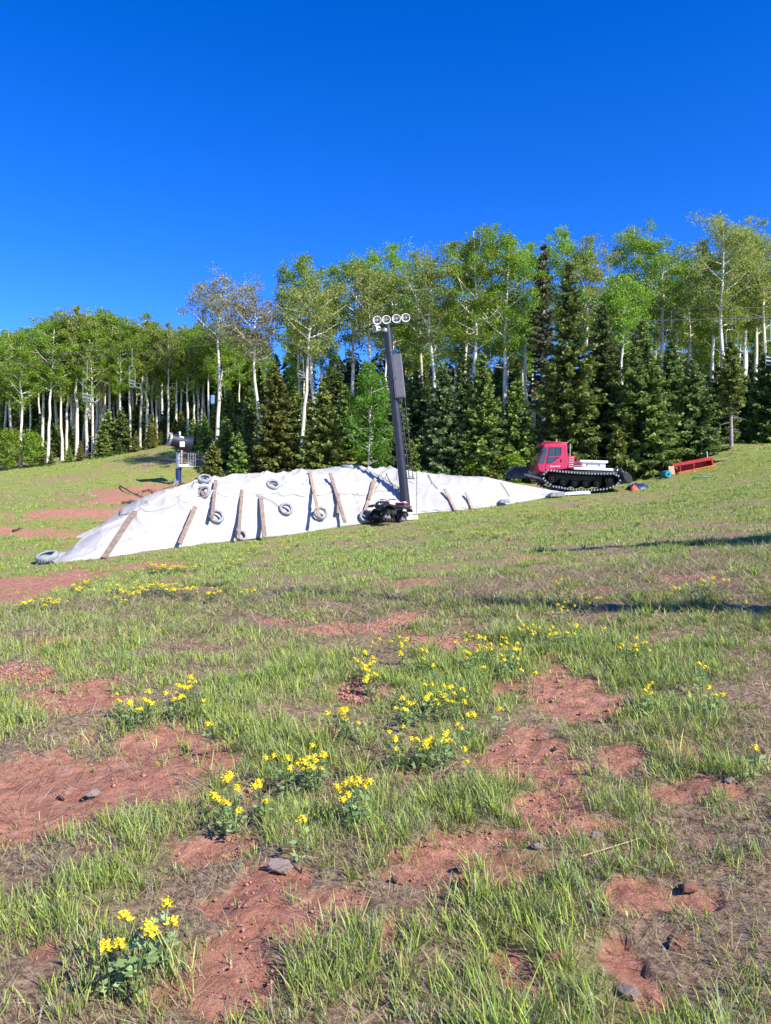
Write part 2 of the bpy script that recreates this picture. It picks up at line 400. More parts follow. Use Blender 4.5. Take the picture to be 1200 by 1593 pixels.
# ------------------------------------------------------------------ the covered snow pile
bx = np.array([p[0] for p in BOT], float); by = np.array([p[1] for p in BOT], float); bY = np.array([p[2] for p in BOT], float)
TOP = [(55,876),(85,874),(110,855),(160,815),(200,790),(240,771),(280,757),(310,749),(360,743),(420,738),(480,733),(530,728),(590,731),(640,733),(680,738),(720,741),(760,743),(800,752),(850,762),(890,767),(920,768)]
tx = np.array([p[0] for p in TOP], float); ty = np.array([p[1] for p in TOP], float)
def smooth_interp(x, xs, ys_): return (np.interp(x-7, xs, ys_)+np.interp(x, xs, ys_)+np.interp(x+7, xs, ys_))/3
def pile_cols(px):
    yb = smooth_interp(px, bx, by); Yb = smooth_interp(px, bx, bY); yt = smooth_interp(px, tx, ty)
    dep = np.interp(px, [55,85,120,200,300,450,560,650,760,850,920], [.1,.5,2.2,4.2,4.6,4.6,4.6,4.2,3.6,2.2,.3])
    return yb, Yb, yt, dep
def pile(px, v, wrinkle=True):
    px = np.asarray(px, float); v = np.asarray(v, float)
    yb, Yb, yt, dep = pile_cols(px)
    Yt = Yb+dep; zb = EYE+(796-yb)/F*Yb; zt = EYE+(796-yt)/F*Yt
    vf = np.clip(v, 0, 1); vb = np.clip(v-1, 0, 1)
    Y = Yb+dep*(vf**1.12)+dep*1.3*vb
    prof = np.sin(np.pi/2*vf)**.95
    zf = zb+(zt-zb)*prof
    X = (px-600)/F*Y
    zg = base_h(X.ravel(), Y.ravel()).reshape(X.shape)
    z = np.where(v <= 1, zf, zt+(zg-.1-zt)*(vb*vb*(3-2*vb)))
    if wrinkle:
        a = np.interp(vf, [0,.06,.9,1], [.15,1,1,.5])
        wob = fbm(X*.6, Y*.9+z*.8, 31, 3)-.5
        s1 = 1-2*np.abs(fbm(X*.55+z*.9, z*1.1-X*.2, 37, 2)-.5); s2 = 1-2*np.abs(fbm(X*1.1-z*1.3, z*.5+X*.25, 43, 2)-.5)
        s3 = 1-2*np.abs(fbm(X*2.2+z*1.7, z*2.0-X*.5, 47, 2)-.5)
        z = z+a*(.17*wob+.13*s1**16+.12*s2**16+.035*s3**14)*np.clip(dep/4.4, 0, 1)*np.where(px > 640, .4, 1.0)
    z = np.maximum(z, zg+.02)
    return X, Y, z
def v_at(px, py):
    vs_ = np.linspace(0, 1.0, 201); X, Y, Z = pile(np.full(201, float(px)), vs_)
    yy = 796-(Z-EYE)/Y*F
    i = int(np.argmax(yy <= py)) if (yy <= py).any() else 200
    return vs_[i]
def ppt(px, py):
    """point and outward normal on the pile behind a photo pixel"""
    v = v_at(px, py); g = np.array([px, px+6, px]); X, Y, Z = pile(g, np.array([v, v, min(v+.03, 1.05)]), False)
    X0, Y0, Z0 = pile(np.array([float(px)]), np.array([v]))
    a = Vector((X[1]-X[0], Y[1]-Y[0], Z[1]-Z[0])); b_ = Vector((X[2]-X[0], Y[2]-Y[0], Z[2]-Z[0]))
    n_ = a.cross(b_).normalized()
    if n_.z < 0: n_ = -n_
    return Vector((X0[0], Y0[0], Z0[0])), n_
def sheet(name, label, px0, px1, vlo, vhi, off, ncol, nrow):
    pc = np.linspace(px0, px1, ncol); tt = np.linspace(0, 1, nrow)
    P, T = np.meshgrid(pc, tt, indexing='ij')
    lo = np.array([vlo(q) for q in pc])[:,None]; V = lo+(vhi-lo)*T
    # creases sit where the mesh is fine
    X, Y, Z = pile(P, V)
    edge = np.minimum(1, np.minimum(np.minimum((P-px0)/3, (px1-P)/3), T*nrow/2)) if off else 0
    Z = Z+off*(.35+.65*edge) if off else Z
    Y = Y-off*.5
    n_, m_ = P.shape; I = np.arange(n_*m_).reshape(n_, m_)
    f = np.stack([I[:-1,:-1], I[1:,:-1], I[1:,1:], I[:-1,1:]], -1).reshape(-1, 4)
    me = np_mesh(name, np.stack([X.ravel(), Y.ravel(), Z.ravel()], -1), f, smooth=True)
    o = link(name, me, M['cover']); s_ = o.modifiers.new('thick', 'SOLIDIFY'); s_.thickness = .012; s_.offset = -1
    return tag(o, label, 'snow cover', 'white fabric sheets over the snow pile')
sheet('snow_cover', 'largest white fabric sheet draped over the whole snow pile, lying lowest', 56, 918, lambda q: 0.0, 2.0, 0, 420, 130)
le = [(186,803),(205,801),(240,795),(290,781),(340,771),(420,769),(500,770),(575,771),(600,764),(646,752)]
lev = [(p[0], v_at(p[0], p[1])) for p in le]
sheet('snow_cover', 'white fabric sheet over the upper left half of the pile, its lower edge curling loose', 186, 644,
      lambda q: float(np.interp(q, [a for a, b in lev], [b for a, b in lev])+.012*math.sin(q*.21)), 1.5, .05, 260, 60)
sheet('snow_cover', 'white fabric sheet over the right tail of the pile, right of the black lamp pole', 648, 912, lambda q: .02+.01*math.sin(q*.3), 1.5, .022, 160, 70)

def inside_pile(X, Y, pad=.1):
    px = 600+X/np.maximum(Y, .1)*F
    yb, Yb, yt, dep = pile_cols(np.clip(px, 55, 920))
    return (px > 58) & (px < 917) & (Y > Yb-pad) & (Y < Yb+dep*2.3)

# ------------------------------------------------------------------ tyres on the cover
def tyre_mesh():
    mb = MB(); prof = []
    ro, ri, hw = .40, .25, .10
    prof = [(ri,-hw*.75),(ri+.02,-hw*.95),(ri+.07,-hw*1.08),(ro-.05,-hw*1.0),(ro-.012,-hw*.86),(ro,-hw*.5),(ro+.004,0),(ro,hw*.5),(ro-.012,hw*.86),(ro-.05,hw*1.0),(ri+.07,hw*1.08),(ri+.02,hw*.95),(ri,hw*.75),(ri+.05,hw*.55),(ri+.10,0),(ri+.05,-hw*.55)]
    mb.lathe(prof, 56, close=True)
    for k in range(len(mb.v)):
        x, y_, z_ = mb.v[k]; r_ = math.hypot(x, y_); seg = k//len(prof)
        if r_ > ro-.03 and seg % 2 == 0: mb.v[k] = (x*(1-.022/r_), y_*(1-.022/r_), z_)
    return mb.mesh('tyre', 50)
tyme = tyre_mesh(); tyme.materials.append(M['tyre'])
TY = [(318,750,.92,'grey tyre at the left top of the cover, above another tyre',25),(316,773,.92,'grey tyre standing tilted just below the topmost left tyre',55),
      (334,807,1.0,'grey tyre at the foot of the long plank on the left of the cover',25),(424,758,.98,'grey tyre lying alone high on the white cover between planks',20),
      (443,796,.95,'grey tyre lying alone low on the middle of the white cover',32),(497,802,1.0,'grey tyre at the foot of the tall plank left of the lamp pole',32),
      (567,807,.95,'grey tyre at the foot of the plank beside the quad bike',38),(373,835,.8,'grey tyre half hidden at the bottom edge of the cover below a plank',5)]
for px, py, s, lab, tilt in TY:
    p_, n_ = ppt(px, py)
    n2 = (n_+Vector((0,-1,.0))*math.tan(R(tilt))*.9).normalized()
    if px == 316: n2 = Vector((-.45,-.75,.45)).normalized()
    o = tag(link('tyre', tyme, None), lab, 'tyre', 'old tyres weighing down the cover')
    s *= .74; o.location = p_+n_*(.09+.12*math.sin(R(tilt))); o.scale = (s,)*3; o.rotation_euler = n2.to_track_quat('Z','Y').to_euler()
x_, y_, z_ = ppt(543,729)[0]
o = tag(link('tyre', tyme, None), 'grey tyre lying flat on the crest of the snow pile', 'tyre', 'old tyres weighing down the cover'); o.location = (x_, y_+.25, z_+.10); o.scale = (.9,.9,.8); o.rotation_euler = (R(3),R(4),0)
x_, y_, z_ = at(73, 21.9)
o = tag(link('tyre', tyme, None), 'grey tyre lying on the grass at the far left tip of the cover', 'tyre', 'old tyres weighing down the cover'); o.location = (x_, y_, z_+.2); o.rotation_euler = (R(20),R(-8),0); o.scale = (.8,)*3

# ------------------------------------------------------------------ planks on the cover
def plank(p0, p1, o0, o1, label, m_='wood', wd=.13, th=.05):
    a, na = ppt(*p0); b_, nb_ = ppt(*p1)
    def fwd(q, o): e = Vector((0,0,EYE)); return e+(q-e)*(1-o/(q-e).length)
    a = fwd(a, o0); b_ = fwd(b_, o1)
    nn0 = (na+nb_).normalized(); mx = 0
    for k in range(1, 8):
        q = a.lerp(b_, k/8); sx = 600+q.x/q.y*F; sy = 796-(q.z-EYE)/q.y*F
        c_, cn = ppt(sx, sy); e = Vector((0,0,EYE)); mx = max(mx, (q-e).length-(c_-e).length+.16)
    a = fwd(a, mx); b_ = fwd(b_, mx)
    d = (b_-a); Lg = d.length; d.normalize(); nn = (na+nb_).normalized(); s_ = d.cross(nn).normalized(); nn = s_.cross(d)
    mat4 = Matrix((d, s_, nn)).transposed().to_4x4(); mat4.translation = (a+b_)/2
    n_seg = 6; mb = MB(); vs_ = []; fs = []
    for k in range(n_seg+1):
        t = k/n_seg; x = (t-.5)*Lg; bow = 0.0
        for (yy, zz_) in ((-wd/2,-th/2),(wd/2,-th/2),(wd/2,th/2),(-wd/2,th/2)): vs_.append((x, yy, zz_+bow))
    for k in range(n_seg):
        for j in range(4): fs.append((k*4+j, k*4+(j+1)%4, k*4+4+(j+1)%4, k*4+4+j))
    fs += [(3,2,1,0), tuple(n_seg*4+j for j in range(4))]
    mb.add(vs_, fs)
    o = mb.build('plank', M[m_], None, .006, 30); o.matrix_world = mat4
    return tag(o, label, 'plank', 'planks laid on the cover')
plank((210,795),(162,868),.06,.06,'brown plank lying flat down the far left end of the cover', wd=.17)
plank((304,788),(280,846),.06,.10,'brown plank lying flat on the cover, second from its left tip', wd=.15)
plank((336,747),(330,806),.12,.30,'long brown plank ending in the tyre on the left of the cover')
plank((313,757),(316,770),.06,.10,'short brown plank between the two topmost left tyres', wd=.13)
plank((377,762),(371,838),.10,.75,'brown plank leaning on the cover, sharing its foot with a half hidden tyre')
plank((406,775),(412,836),.10,.75,'brown plank leaning on the cover beside a dark twin shadow, left of the low tyre', wd=.18)
plank((482,732),(497,806),.5,.10,'tall pale plank whose top stands above the crest and foot sits in a tyre','wood_pale')
plank((514,736),(537,812),.5,.04,'longest brown plank, leaning right just left of the pale crest fold', wd=.14)
plank((527,768),(526,800),.05,.10,'thin brown plank half hidden beneath the longest plank', wd=.12)
plank((585,742),(566,804),.35,.2,'pale plank slanting down to the tyre beside the quad bike','wood_pale', wd=.15)
plank((581,748),(574,778),.12,.12,'short dark plank tucked against the pale plank near the quad bike', wd=.13)
plank((692,760),(709,797),.35,.05,'pale plank on the right part of the cover, nearer the lamp pole','wood_pale')
plank((725,766),(735,792),.35,.05,'short pale plank on the right part of the cover, nearer the snow groomer','wood_pale')
# thin ropes over the cover
def rope(pts, label, r_=.016):
    out = []
    for (a, b_) in zip(pts[:-1], pts[1:]):
        for k in range(8):
            t = k/8; q, n_ = ppt(a[0]+(b_[0]-a[0])*t, a[1]+(b_[1]-a[1])*t); out.append(q+n_*.07)
    mb = MB(); mb.tube(out, r_, 5)
    tag(mb.build('rope', M['cable']), label, 'rope', 'ropes slung over the cover')
rope([(666,740),(672,752),(682,763)], 'dark rope running down the cover right of the lamp pole')
rope([(600,738),(606,750),(613,762)], 'dark rope over the crest just left of the lamp pole')
rope([(778,752),(786,763),(793,775)], 'thin rope on the right tail of the cover')
rope([(398,772),(420,780),(436,792)], 'thin rope running from a plank towards the low tyre')
# flat slabs by the groomer and the tail
def slab(px, Y, dims, m_, label, rz=0, dz=0, name='mat_roll'):
    x_, y_, z_ = at(px, Y); mb = MB()
    mb.box((0,0,dims[2]/2), dims).box((dims[0]*.06,0,dims[2]*1.15), (dims[0]*.8,dims[1]*.92,dims[2]*.3))
    o = mb.build(name, M[m_], None, .02); o.location = (x_, y_, z_+dz); o.rotation_euler = (0,R(-3),rz); return tag(o, label, 'slab')
slab(866, 37.3, (.75,.5,.16), 'tyre', 'grey foam block at the end of the cover below the groomer', .1, .05, 'foam_block')
slab(893, 38.2, (1.5,.6,.12), 'cream', 'white folded fabric bundle at the right tip of the cover', .05, .02, 'fabric_bundle')
slab(785, 35.4, (.5,.3,.13), 'tyre', 'small grey block on the lower edge of the cover tail', .2, .12, 'foam_block')
slab(641, 32.6, (.5,.3,.14), 'cream', 'white block on the grass behind the quad bike', .12, .0, 'fabric_bundle')

# ------------------------------------------------------------------ lamp pole
PY = 34.0; bxp, byp, bzp = at(633, PY); topx = (602-600)/F*PY; topz = EYE+(796-506)/F*PY
pole = thing('floodlight_pole', 'tall black leaning pole carrying a row of round floodlights and a grey cabinet', 'light pole', (bxp, byp, bzp))
PH = topz-bzp; PX = topx-bxp
def pp(t, dx=0, dy=0): return (PX*t+dx, dy, PH*t)
mb = MB(); mb.tube([pp(-.03), pp(.5), pp(.86)], [.205,.19,.185], 24); mb.build('lower_tube', M['pole'], pole)
mb = MB(); mb.tube([pp(.855), pp(.862), pp(.868)], [.2,.205,.2], 24); mb.build('clamp_ring', M['dark_steel'], pole)
mb = MB(); mb.tube([pp(.868), pp(1.0)], [.19,.185], 24); mb.build('upper_tube', M['pole'], pole)
mb = MB(); ax = Vector((PX, 0, PH)).normalized(); rotb = (0, math.atan2(PX, PH), R(-14))
bc = pp((EYE+(796-586)/F*PY-bzp)/PH, .27, -.14)
mb.box(bc, (.42,.26,1.9), rotb); cab = mb.build('cabinet', M['grey_box'], pole, .015)
mb = MB(); mb.box((bc[0]+.01, bc[1]-.14, bc[2]), (.37,.015,1.82), rotb); mb.build('cabinet_door', M['grey_box'], cab, .004)
mb = MB(); mb.box((bc[0]-.12, bc[1]-.16, bc[2]-.1), (.03,.03,.12), rotb); mb.build('latch', M['dark_steel'], cab, .004)
mb = MB()
for q in (.28,.46):
    mb.tube([pp(.19, q, .16), pp(.93, q, .16)], .022, 6)
for k in range(22): t = .2+k*.033; mb.tube([pp(t, .28, .16), pp(t, .46, .16)], .014, 5)
for k in (.25,.5,.75,.9): mb.tube([pp(k, .1, .1), pp(k, .37, .16)], .02, 5)
mb.box(pp(.19, .30, .12), (.42,.2,.04)); mb.build('ladder', M['dark_steel'], pole)
z0 = topz-bzp+.02
mb = MB(); mb.box((PX-.02,-.05,z0-.05), (1.55,.09,.09), (0,R(-3.5),0)).box((PX-.35,.0,z0-.38), (.8,.07,.07), (0,R(-5),0)).box((PX+.02,0,z0-.2), (.14,.14,.6))
mb.tube([(PX-.55,-.02,z0-.4),(PX-.45,-.02,z0-.08)], .03, 6).tube([(PX+.1,-.1,z0-.3),(PX+.3,-.1,z0-.05)], .03, 6)
mb.build('crossarm', M['dark_steel'], pole, .01)
def lamp(cx, cz, r_, yaw=0, pitch=4):
    T = Matrix.Translation((cx, -.22, cz)) @ Euler((R(90-pitch), 0, R(yaw))).to_matrix().to_4x4()
    mb = MB(); mb.lathe([(.02,-.3),(.09,-.29),(.12,-.2),(r_*.93,-.06),(r_,0.0),(r_*.98,.03),(r_*.86,.028)], 28, T); l = mb.build('lamp', M['cream'], pole)
    mb = MB(); mb.lathe([(r_*.86,.028),(r_*.78,-.02),(r_*.4,-.10),(.03,-.12)], 28, T); mb.build('reflector', M['reflector'], l)
    mb = MB(); mb.lathe([(.001,.03),(.05,.02),(.05,-.11),(.001,-.11)], 12, T).tube([tuple(T @ Vector((-r_*.5,0,.01))), tuple(T @ Vector((r_*.5,0,.01)))], .018, 5)
    mb.build('bulb_holder', M['steel'], l)
    mb = MB(); mb.tube([tuple(T @ Vector((-r_-.01,0,-.05))), tuple(T @ Vector((-r_-.02,-.0,-.2))), tuple(T @ Vector((0,0,-.34))), tuple(T @ Vector((r_+.02,0,-.2))), tuple(T @ Vector((r_+.01,0,-.05)))], .018, 6); mb.build('yoke', M['dark_steel'], l)
M['reflector'] = mat('silvered reflector', (.50,.47,.44), .35, (.38,.35,.33), 9, metal=.3)
for px, py in ((587,498),(601.5,497),(617,495.5),(631.5,494)): lamp((px-600)/F*33.8-bxp, EYE+(796-py)/F*33.8-bzp, .195)
lamp((583.5-600)/F*33.8-bxp, EYE+(796-511)/F*33.8-bzp, .15, -50, -10)
lamp((598-600)/F*33.8-bxp, EYE+(796-512)/F*33.8-bzp, .07, -40, 10)

# ------------------------------------------------------------------ quad bike on rubber tracks
ax_, ay_, az_ = at(606, 32.3)
atv = thing('quad_bike', 'black quad bike on rubber track kits parked at the foot of the lamp pole', 'quad bike', (ax_, ay_, az_+.02), (0, R(-6), R(180+46))); atv.scale = (.82,)*3
# local: +x forward, z up
def track_kit(x, y_, s=1.0):
    poly = [(-.46,.05),(-.40,0),(.36,0),(.48,.07),(.46,.15),(.10,.58),(.0,.63),(-.10,.58),(-.45,.16)]
    poly = [(a*s, b_*s) for a, b_ in poly]; n_ = len(poly)
    inn = [(a*.82, .05*s+(b_-.02*s)*.83) for a, b_ in poly]
    w_ = .13
    vs_ = []; 
    for yy in (-w_, w_):
        vs_ += [(a, yy, b_) for a, b_ in poly]+[(a, yy, b_) for a, b_ in inn]
    fs = []
    for i in range(n_):
        j = (i+1) % n_
        fs += [(i, j, j+n_, i+n_), (2*n_+i, 3*n_+i, 3*n_+j, 2*n_+j), (i, 2*n_+i, 2*n_+j, j), (n_+i, n_+j, 3*n_+j, 3*n_+i)]
    T = Matrix.Translation((x, y_, 0)); mb = MB(); mb.add(vs_, fs, T)
    # lugs
    for i in range(n_):
        a = Vector((poly[i][0], 0, poly[i][1])); b_ = Vector((poly[(i+1)%n_][0], 0, poly[(i+1)%n_][1])); L_ = (b_-a).length; k = max(1, int(L_/.09))
        for q in range(k):
            c_ = a.lerp(b_, (q+.5)/k); ang = -math.atan2(b_.z-a.z, b_.x-a.x)
            mb.box((x+c_.x, y_, c_.z), (.03,.25,.05), (0,ang,0))
    o = mb.build('track', M['rubber'], atv)
    mb = MB()
    for (a, b_) in ((-.3,.12),(-.1,.1),(.1,.1),(.3,.13)): mb.tube([(x+a*s,y_-.1,b_*s),(x+a*s,y_+.1,b_*s)], .075*s, 14)
    mb.tube([(x,y_-.11,.45*s),(x,y_+.11,.45*s)], .12*s, 16); mb.build('track_wheel', M['dark_steel'], o)
    mb = MB(); mb.prism([(-.3*s,.12*s),(.3*s,.12*s),(.05*s,.5*s),(-.05*s,.5*s)], y_-.03, y_+.03, Matrix.Translation((x,0,0))); mb.build('track_frame', M['grey_box'], o)
for sx in (.62,-.62):
    for sy in (.42,-.42): track_kit(sx, sy, 1.0 if sx > 0 else 1.02)
mb = MB(); mb.prism([(-.75,.55),(-.6,.42),(.6,.42),(.85,.52),(.9,.68),(.55,.75),(-.7,.72)], -.22, .22); mb.build('chassis', M['dark_steel'], atv, .02)
mb = MB(); mb.prism([(.28,.74),(.9,.66),(1.0,.74),(.96,.88),(.72,1.0),(.34,1.03)], -.24, .24)
mb.prism([(.95,.78),(1.03,.8),(1.0,.9),(.9,.96)], -.16, .16); mb.build('front_cowl', M['black'], atv, .05)
for sy in (1, -1):
    mb = MB(); pr = [(.20,.62),(.25,.74),(.42,.84),(.75,.86),(1.0,.78),(1.07,.66),(1.02,.66),(.95,.74),(.72,.80),(.45,.78),(.30,.70),(.25,.62)]
    mb.prism(pr, sy*.22, sy*.6); mb.build('fender', M['black'], atv, .015)
    mb = MB(); mb.prism([(-1.1,.66),(-1.0,.8),(-.7,.86),(-.4,.82),(-.25,.66),(-.30,.64),(-.43,.76),(-.7,.8),(-.96,.75),(-1.05,.64)], sy*.22, sy*.6); mb.build('fender', M['black'], atv, .015)
    mb = MB(); mb.box((1.0, sy*.15, .84), (.05,.11,.07), (0,R(20),0)); mb.build('headlight', M['cream'], atv, .01)
    mb = MB(); mb.tube([(.35,sy*.02,1.08),(.28,sy*.18,1.16),(.22,sy*.3,1.17),(.13,sy*.46,1.15)], [.016,.016,.016,.024], 8); mb.box((.27,sy*.44,1.15),(.08,.14,.05)); mb.build('handlebar', M['black'], atv)
mb = MB(); mb.box((-.28,0,.86), (.75,.3,.14)); mb.prism([(.05,.76),(.3,.78),(.32,1.0),(.08,.93)], -.15, .15); mb.build('seat', M['black'], atv, .05)
mb = MB()
for yy in (-.38,-.19,0,.19,.38): mb.tube([(-1.12,yy,.93),(-.6,yy,.93)], .014, 6)
mb.tube([(-1.12,-.42,.93),(-1.12,.42,.93)], .016, 6).tube([(-.6,-.42,.93),(-.6,.42,.93)], .016, 6)
for yy in (-.3,.3): mb.tube([(-.8,yy,.93),(-.8,yy,.75)], .014, 6)
mb.build('rear_rack', M['steel'], atv)
mb = MB()
for yy in (-.3,-.1,.1,.3): mb.tube([(.45,yy,1.04),(.92,yy,1.0)], .012, 6)
mb.tube([(.45,-.36,1.04),(.45,.36,1.04)], .014, 6).tube([(.92,-.36,1.0),(.92,.36,1.0)], .014, 6); mb.build('front_rack', M['steel'], atv)
# the load on the rack is a thing of its own
mw = Matrix.Translation((ax_, ay_, az_+.02)) @ Euler((0,R(-6),R(226))).to_matrix().to_4x4() @ Matrix.Scale(.82, 4)
ld = thing('cargo_bag', 'red and white bundle tied on the rear rack of the quad bike', 'bag', mw @ Vector((-.86,0,.95)), (0,R(-6),R(226))); ld.scale = (.82,)*3
mb = MB(); mb.box((0,.06,.09), (.42,.55,.16), (0,.1,0)).box((.08,-.22,.08), (.3,.22,.14), (0,-.1,.3)); mb.build('red_bundle', M['redbag'] if 'redbag' in M else mat('dark red nylon', (.22,.02,.03), .6, (.1,.012,.02), 9), ld, .05)
mb = MB(); mb.box((.0,.18,.18), (.3,.14,.06), (.1,0,.3)).box((-.08,-.15,.17), (.22,.1,.05), (0,.1,-.5)); mb.build('white_strap', M['cream'], ld, .02)
mb = MB(); mb.box((-.3,.0,-.02), (.14,.8,.1)); mb.build('tray', M['grey_box'], ld, .02)

# ------------------------------------------------------------------ snow groomer
CY = 40.2; cx_, cy_, cz_ = at(888, CY)
cat = thing('snow_groomer', 'pinkish red tracked snow groomer with a white flatbed parked by the spruces', 'snow groomer', (cx_, cy_, cz_+.0), (0, R(-2.0), R(180)))
U = CY/F                              # metres per photo pixel at this depth
def cl(px, py): return (-(px-893)*U, (770-py)*U)       # side-view pixel to local x (forward), z
CW = 1.25                             # half width over tracks
# tracks: belt loop, cleats, wheels
loop = [cl(*q) for q in ((849,741),(844,746),(843,752),(849,758),(858,763),(888,767),(915,767),(938,764),(952,758),(957,752),(955,746),(948,743),(915,744),(880,743))]
def loop_pts(lp, step):
    pts = []; n_ = len(lp)
    for i in range(n_):
        a = Vector((lp[i][0],0,lp[i][1])); b_ = Vector((lp[(i+1)%n_][0],0,lp[(i+1)%n_][1])); k = max(1, round((b_-a).length/step))
        for q in range(k): pts.append((a.lerp(b_, q/k), (b_-a).normalized()))
    return pts
for sy in (1, -1):
    yc = sy*.85; w_ = .40
    lp = loop_pts(loop, .06); mb = MB(); n_ = len(lp); vs_ = []; fs = []
    for p_, d_ in lp:
        nn = Vector((-d_.z, 0, d_.x))
        for off in (0, .03):
            for yy in (yc-w_, yc+w_): vs_.append((p_.x-nn.x*off, yy, p_.z-nn.z*off))
    for i in range(n_):
        j = (i+1) % n_; a = i*4; b_ = j*4
        fs += [(a, a+1, b_+1, b_), (a+2, b_+2, b_+3, a+3), (a, b_, b_+2, a+2), (a+1, a+3, b_+3, b_+1)]
    mb.add(vs_, fs); bel = mb.build('track', M['rubber'], cat)
    mb = MB(); lp2 = loop_pts(loop, .15)
    for p_, d_ in lp2:
        nn = Vector((d_.z, 0, -d_.x)); ang = -math.atan2(d_.z, d_.x); s_ = 1
        c_ = p_-nn*(-.0)
        out = Vector((p_.x-sum(q[0] for q in loop)/len(loop), 0, p_.z-sum(q[1] for q in loop)/len(loop)))
        if nn.dot(out) < 0: nn = -nn
        c_ = p_+nn*.035
        mb.box((c_.x, yc, c_.z), (.05,2*w_+.04,.07), (0,ang,0)); mb.box((c_.x, yc+sy*(w_-.02), c_.z), (.075,.1,.085), (0,ang,0))
    mb.build('cleat', M['alu'] if 'alu' in M else M['steel'], bel, .004)
    for (px, py, rr) in ((857,752,.22),(874,757,.19),(891,757.5,.19),(908,757.5,.19),(925,757,.19),(944,752,.25)):
        lx, lz = cl(px, py); T = Matrix.Translation((lx, yc, lz)) @ Euler((R(90),0,0)).to_matrix().to_4x4()
        mb = MB(); mb.lathe([(.03,-.3),(rr*.5,-.3),(rr*.6,-.22),(rr*.9,-.3),(rr,-.26),(rr,.26),(rr*.9,.3),(rr*.6,.22),(rr*.5,.3),(.03,.3)], 20, T); mb.build('road_wheel', M['rubber'], cat)
# chassis
mb = MB(); a = cl(845,742); b_ = cl(955,755); mb.box(((a[0]+b_[0])/2,0,(a[1]+b_[1])/2-.02), (a[0]-b_[0],.85,.5)); mb.build('chassis', M['dark_steel'], cat, .03)
mb = MB(); a = cl(872,738); b_ = cl(955,744); mb.box(((a[0]+b_[0])/2,0,(a[1]+b_[1])/2), (a[0]-b_[0],2.2,.14)); mb.build('deck_frame', M['dark_steel'], cat, .02)
# cab
cabp = [cl(*q) for q in ((836,739),(842,743.5),(880,736),(881,726),(878.5,700),(877,697.5),(846,698.5),(843,701),(834,731))]
mb = MB(); mb.prism(cabp, -.95, .95); cabo = mb.build('cab', M['red'], cat, .05)
mb = MB(); mb.box((cl(862,697)[0], 0, cl(862,696.6)[1]), (1.25,1.8,.07)); rf = mb.build('roof', M['red'], cabo, .03)
mb = MB(); q = cl(846,699); mb.box((q[0]+.05,0,q[1]), (.24,1.7,.15)); mb.build('roof_light_bar', M['red'], rf, .03)
def side_panel(name, pts, m_, parent, dep=.012, yy=-.95, bev=.0):
    """a plate proud of the camera-side face and its twin on the far side"""
    out = []
    for sgn in (1, -1):
        mb = MB(); mb.prism([cl(*q) for q in pts], sgn*.945, sgn*(.95+dep)); out.append(mb.build(name, M[m_], parent, bev))
    return out
drs = side_panel('door', ((846.5,739),(872,735),(872,702),(851,702.5),(848,720)), 'red', cabo, .02, bev=.01)
for dr in drs:
    sgn = 1 if dr.data.vertices[0].co.y > 0 else -1
    def sub(name, pts, m_, d0, bev=0):
        mb = MB(); mb.prism([cl(*q) for q in pts], sgn*(.95+d0-.012), sgn*(.95+d0)); return mb.build(name, M[m_], dr, bev)
    sub('window', ((849,729),(856,727.5),(864,722),(869,716),(869.5,704.5),(852,705),(850.5,718)), 'glass', .026)
    mb = MB(); pass
    for (p0, p1) in (((852,705),(869.5,704.5)),((869.5,704.5),(869,716)),((869,716),(856,727.5)),((852,705),(849,729)),((849,729),(856,727.5)),((861,705),(861,718))):
        a = cl(*p0); b_ = cl(*p1); mb.tube([(a[0], sgn*.975, a[1]),(b_[0], sgn*.975, b_[1])], .016, 6)
    mb.build('window_frame', M['black'], dr)
    mb = MB(); a = cl(850,720); b_ = cl(868.5,718); mb.tube([(a[0], sgn*.978, a[1]),(b_[0], sgn*.978, b_[1])], .03, 6); mb.build('window_bar', M['red'], dr)
    mb = MB(); a = cl(870,724); mb.box((a[0], sgn*.985, a[1]), (.05,.03,.14)); mb.build('handle', M['black'], dr, .008)
mb = MB(); a = Vector((cl(834.3,729.5)[0],0,cl(834.3,729.5)[1])); b_ = Vector((cl(842.4,703)[0],0,cl(842.4,703)[1])); d_ = (b_-a).normalized(); nn = Vector((-d_.z,0,d_.x))
if nn.x < 0: nn = -nn
vs_ = []
for off in (-.01,.03):
    for q in (a, b_):
        for yy in (-.82,.82): vs_.append((q.x+nn.x*off, yy, q.z+nn.z*off))
mb.add(vs_, [(0,1,3,2),(4,6,7,5),(0,2,6,4),(1,5,7,3),(0,4,5,1),(2,3,7,6)]); mb.build('windscreen', M['glass'], cabo)
side_panel('window', ((836.8,730.5),(844.8,728.5),(848.8,705.5),(843.6,703.5)), 'glass', cabo, .016)
# lettering on the door sill
cu = bpy.data.curves.new('lettering', 'FONT'); cu.body = 'PistenBully'; cu.size = .12; cu.extrude = .002; cu.shear = .25; cu.align_x = 'CENTER'
to = bpy.data.objects.new('tmp_text', cu); C.objects.link(to); dg = bpy.context.evaluated_depsgraph_get()
lm = bpy.data.meshes.new_from_object(to.evaluated_get(dg)); bpy.data.objects.remove(to)
lm.name = 'lettering'; lm.materials.clear(); lo = link('lettering', lm, M['cream'], cabo)
q = cl(861,733.5); lo.location = (q[0], .978, q[1]-.02); lo.rotation_euler = (R(90), R(-4), R(180))
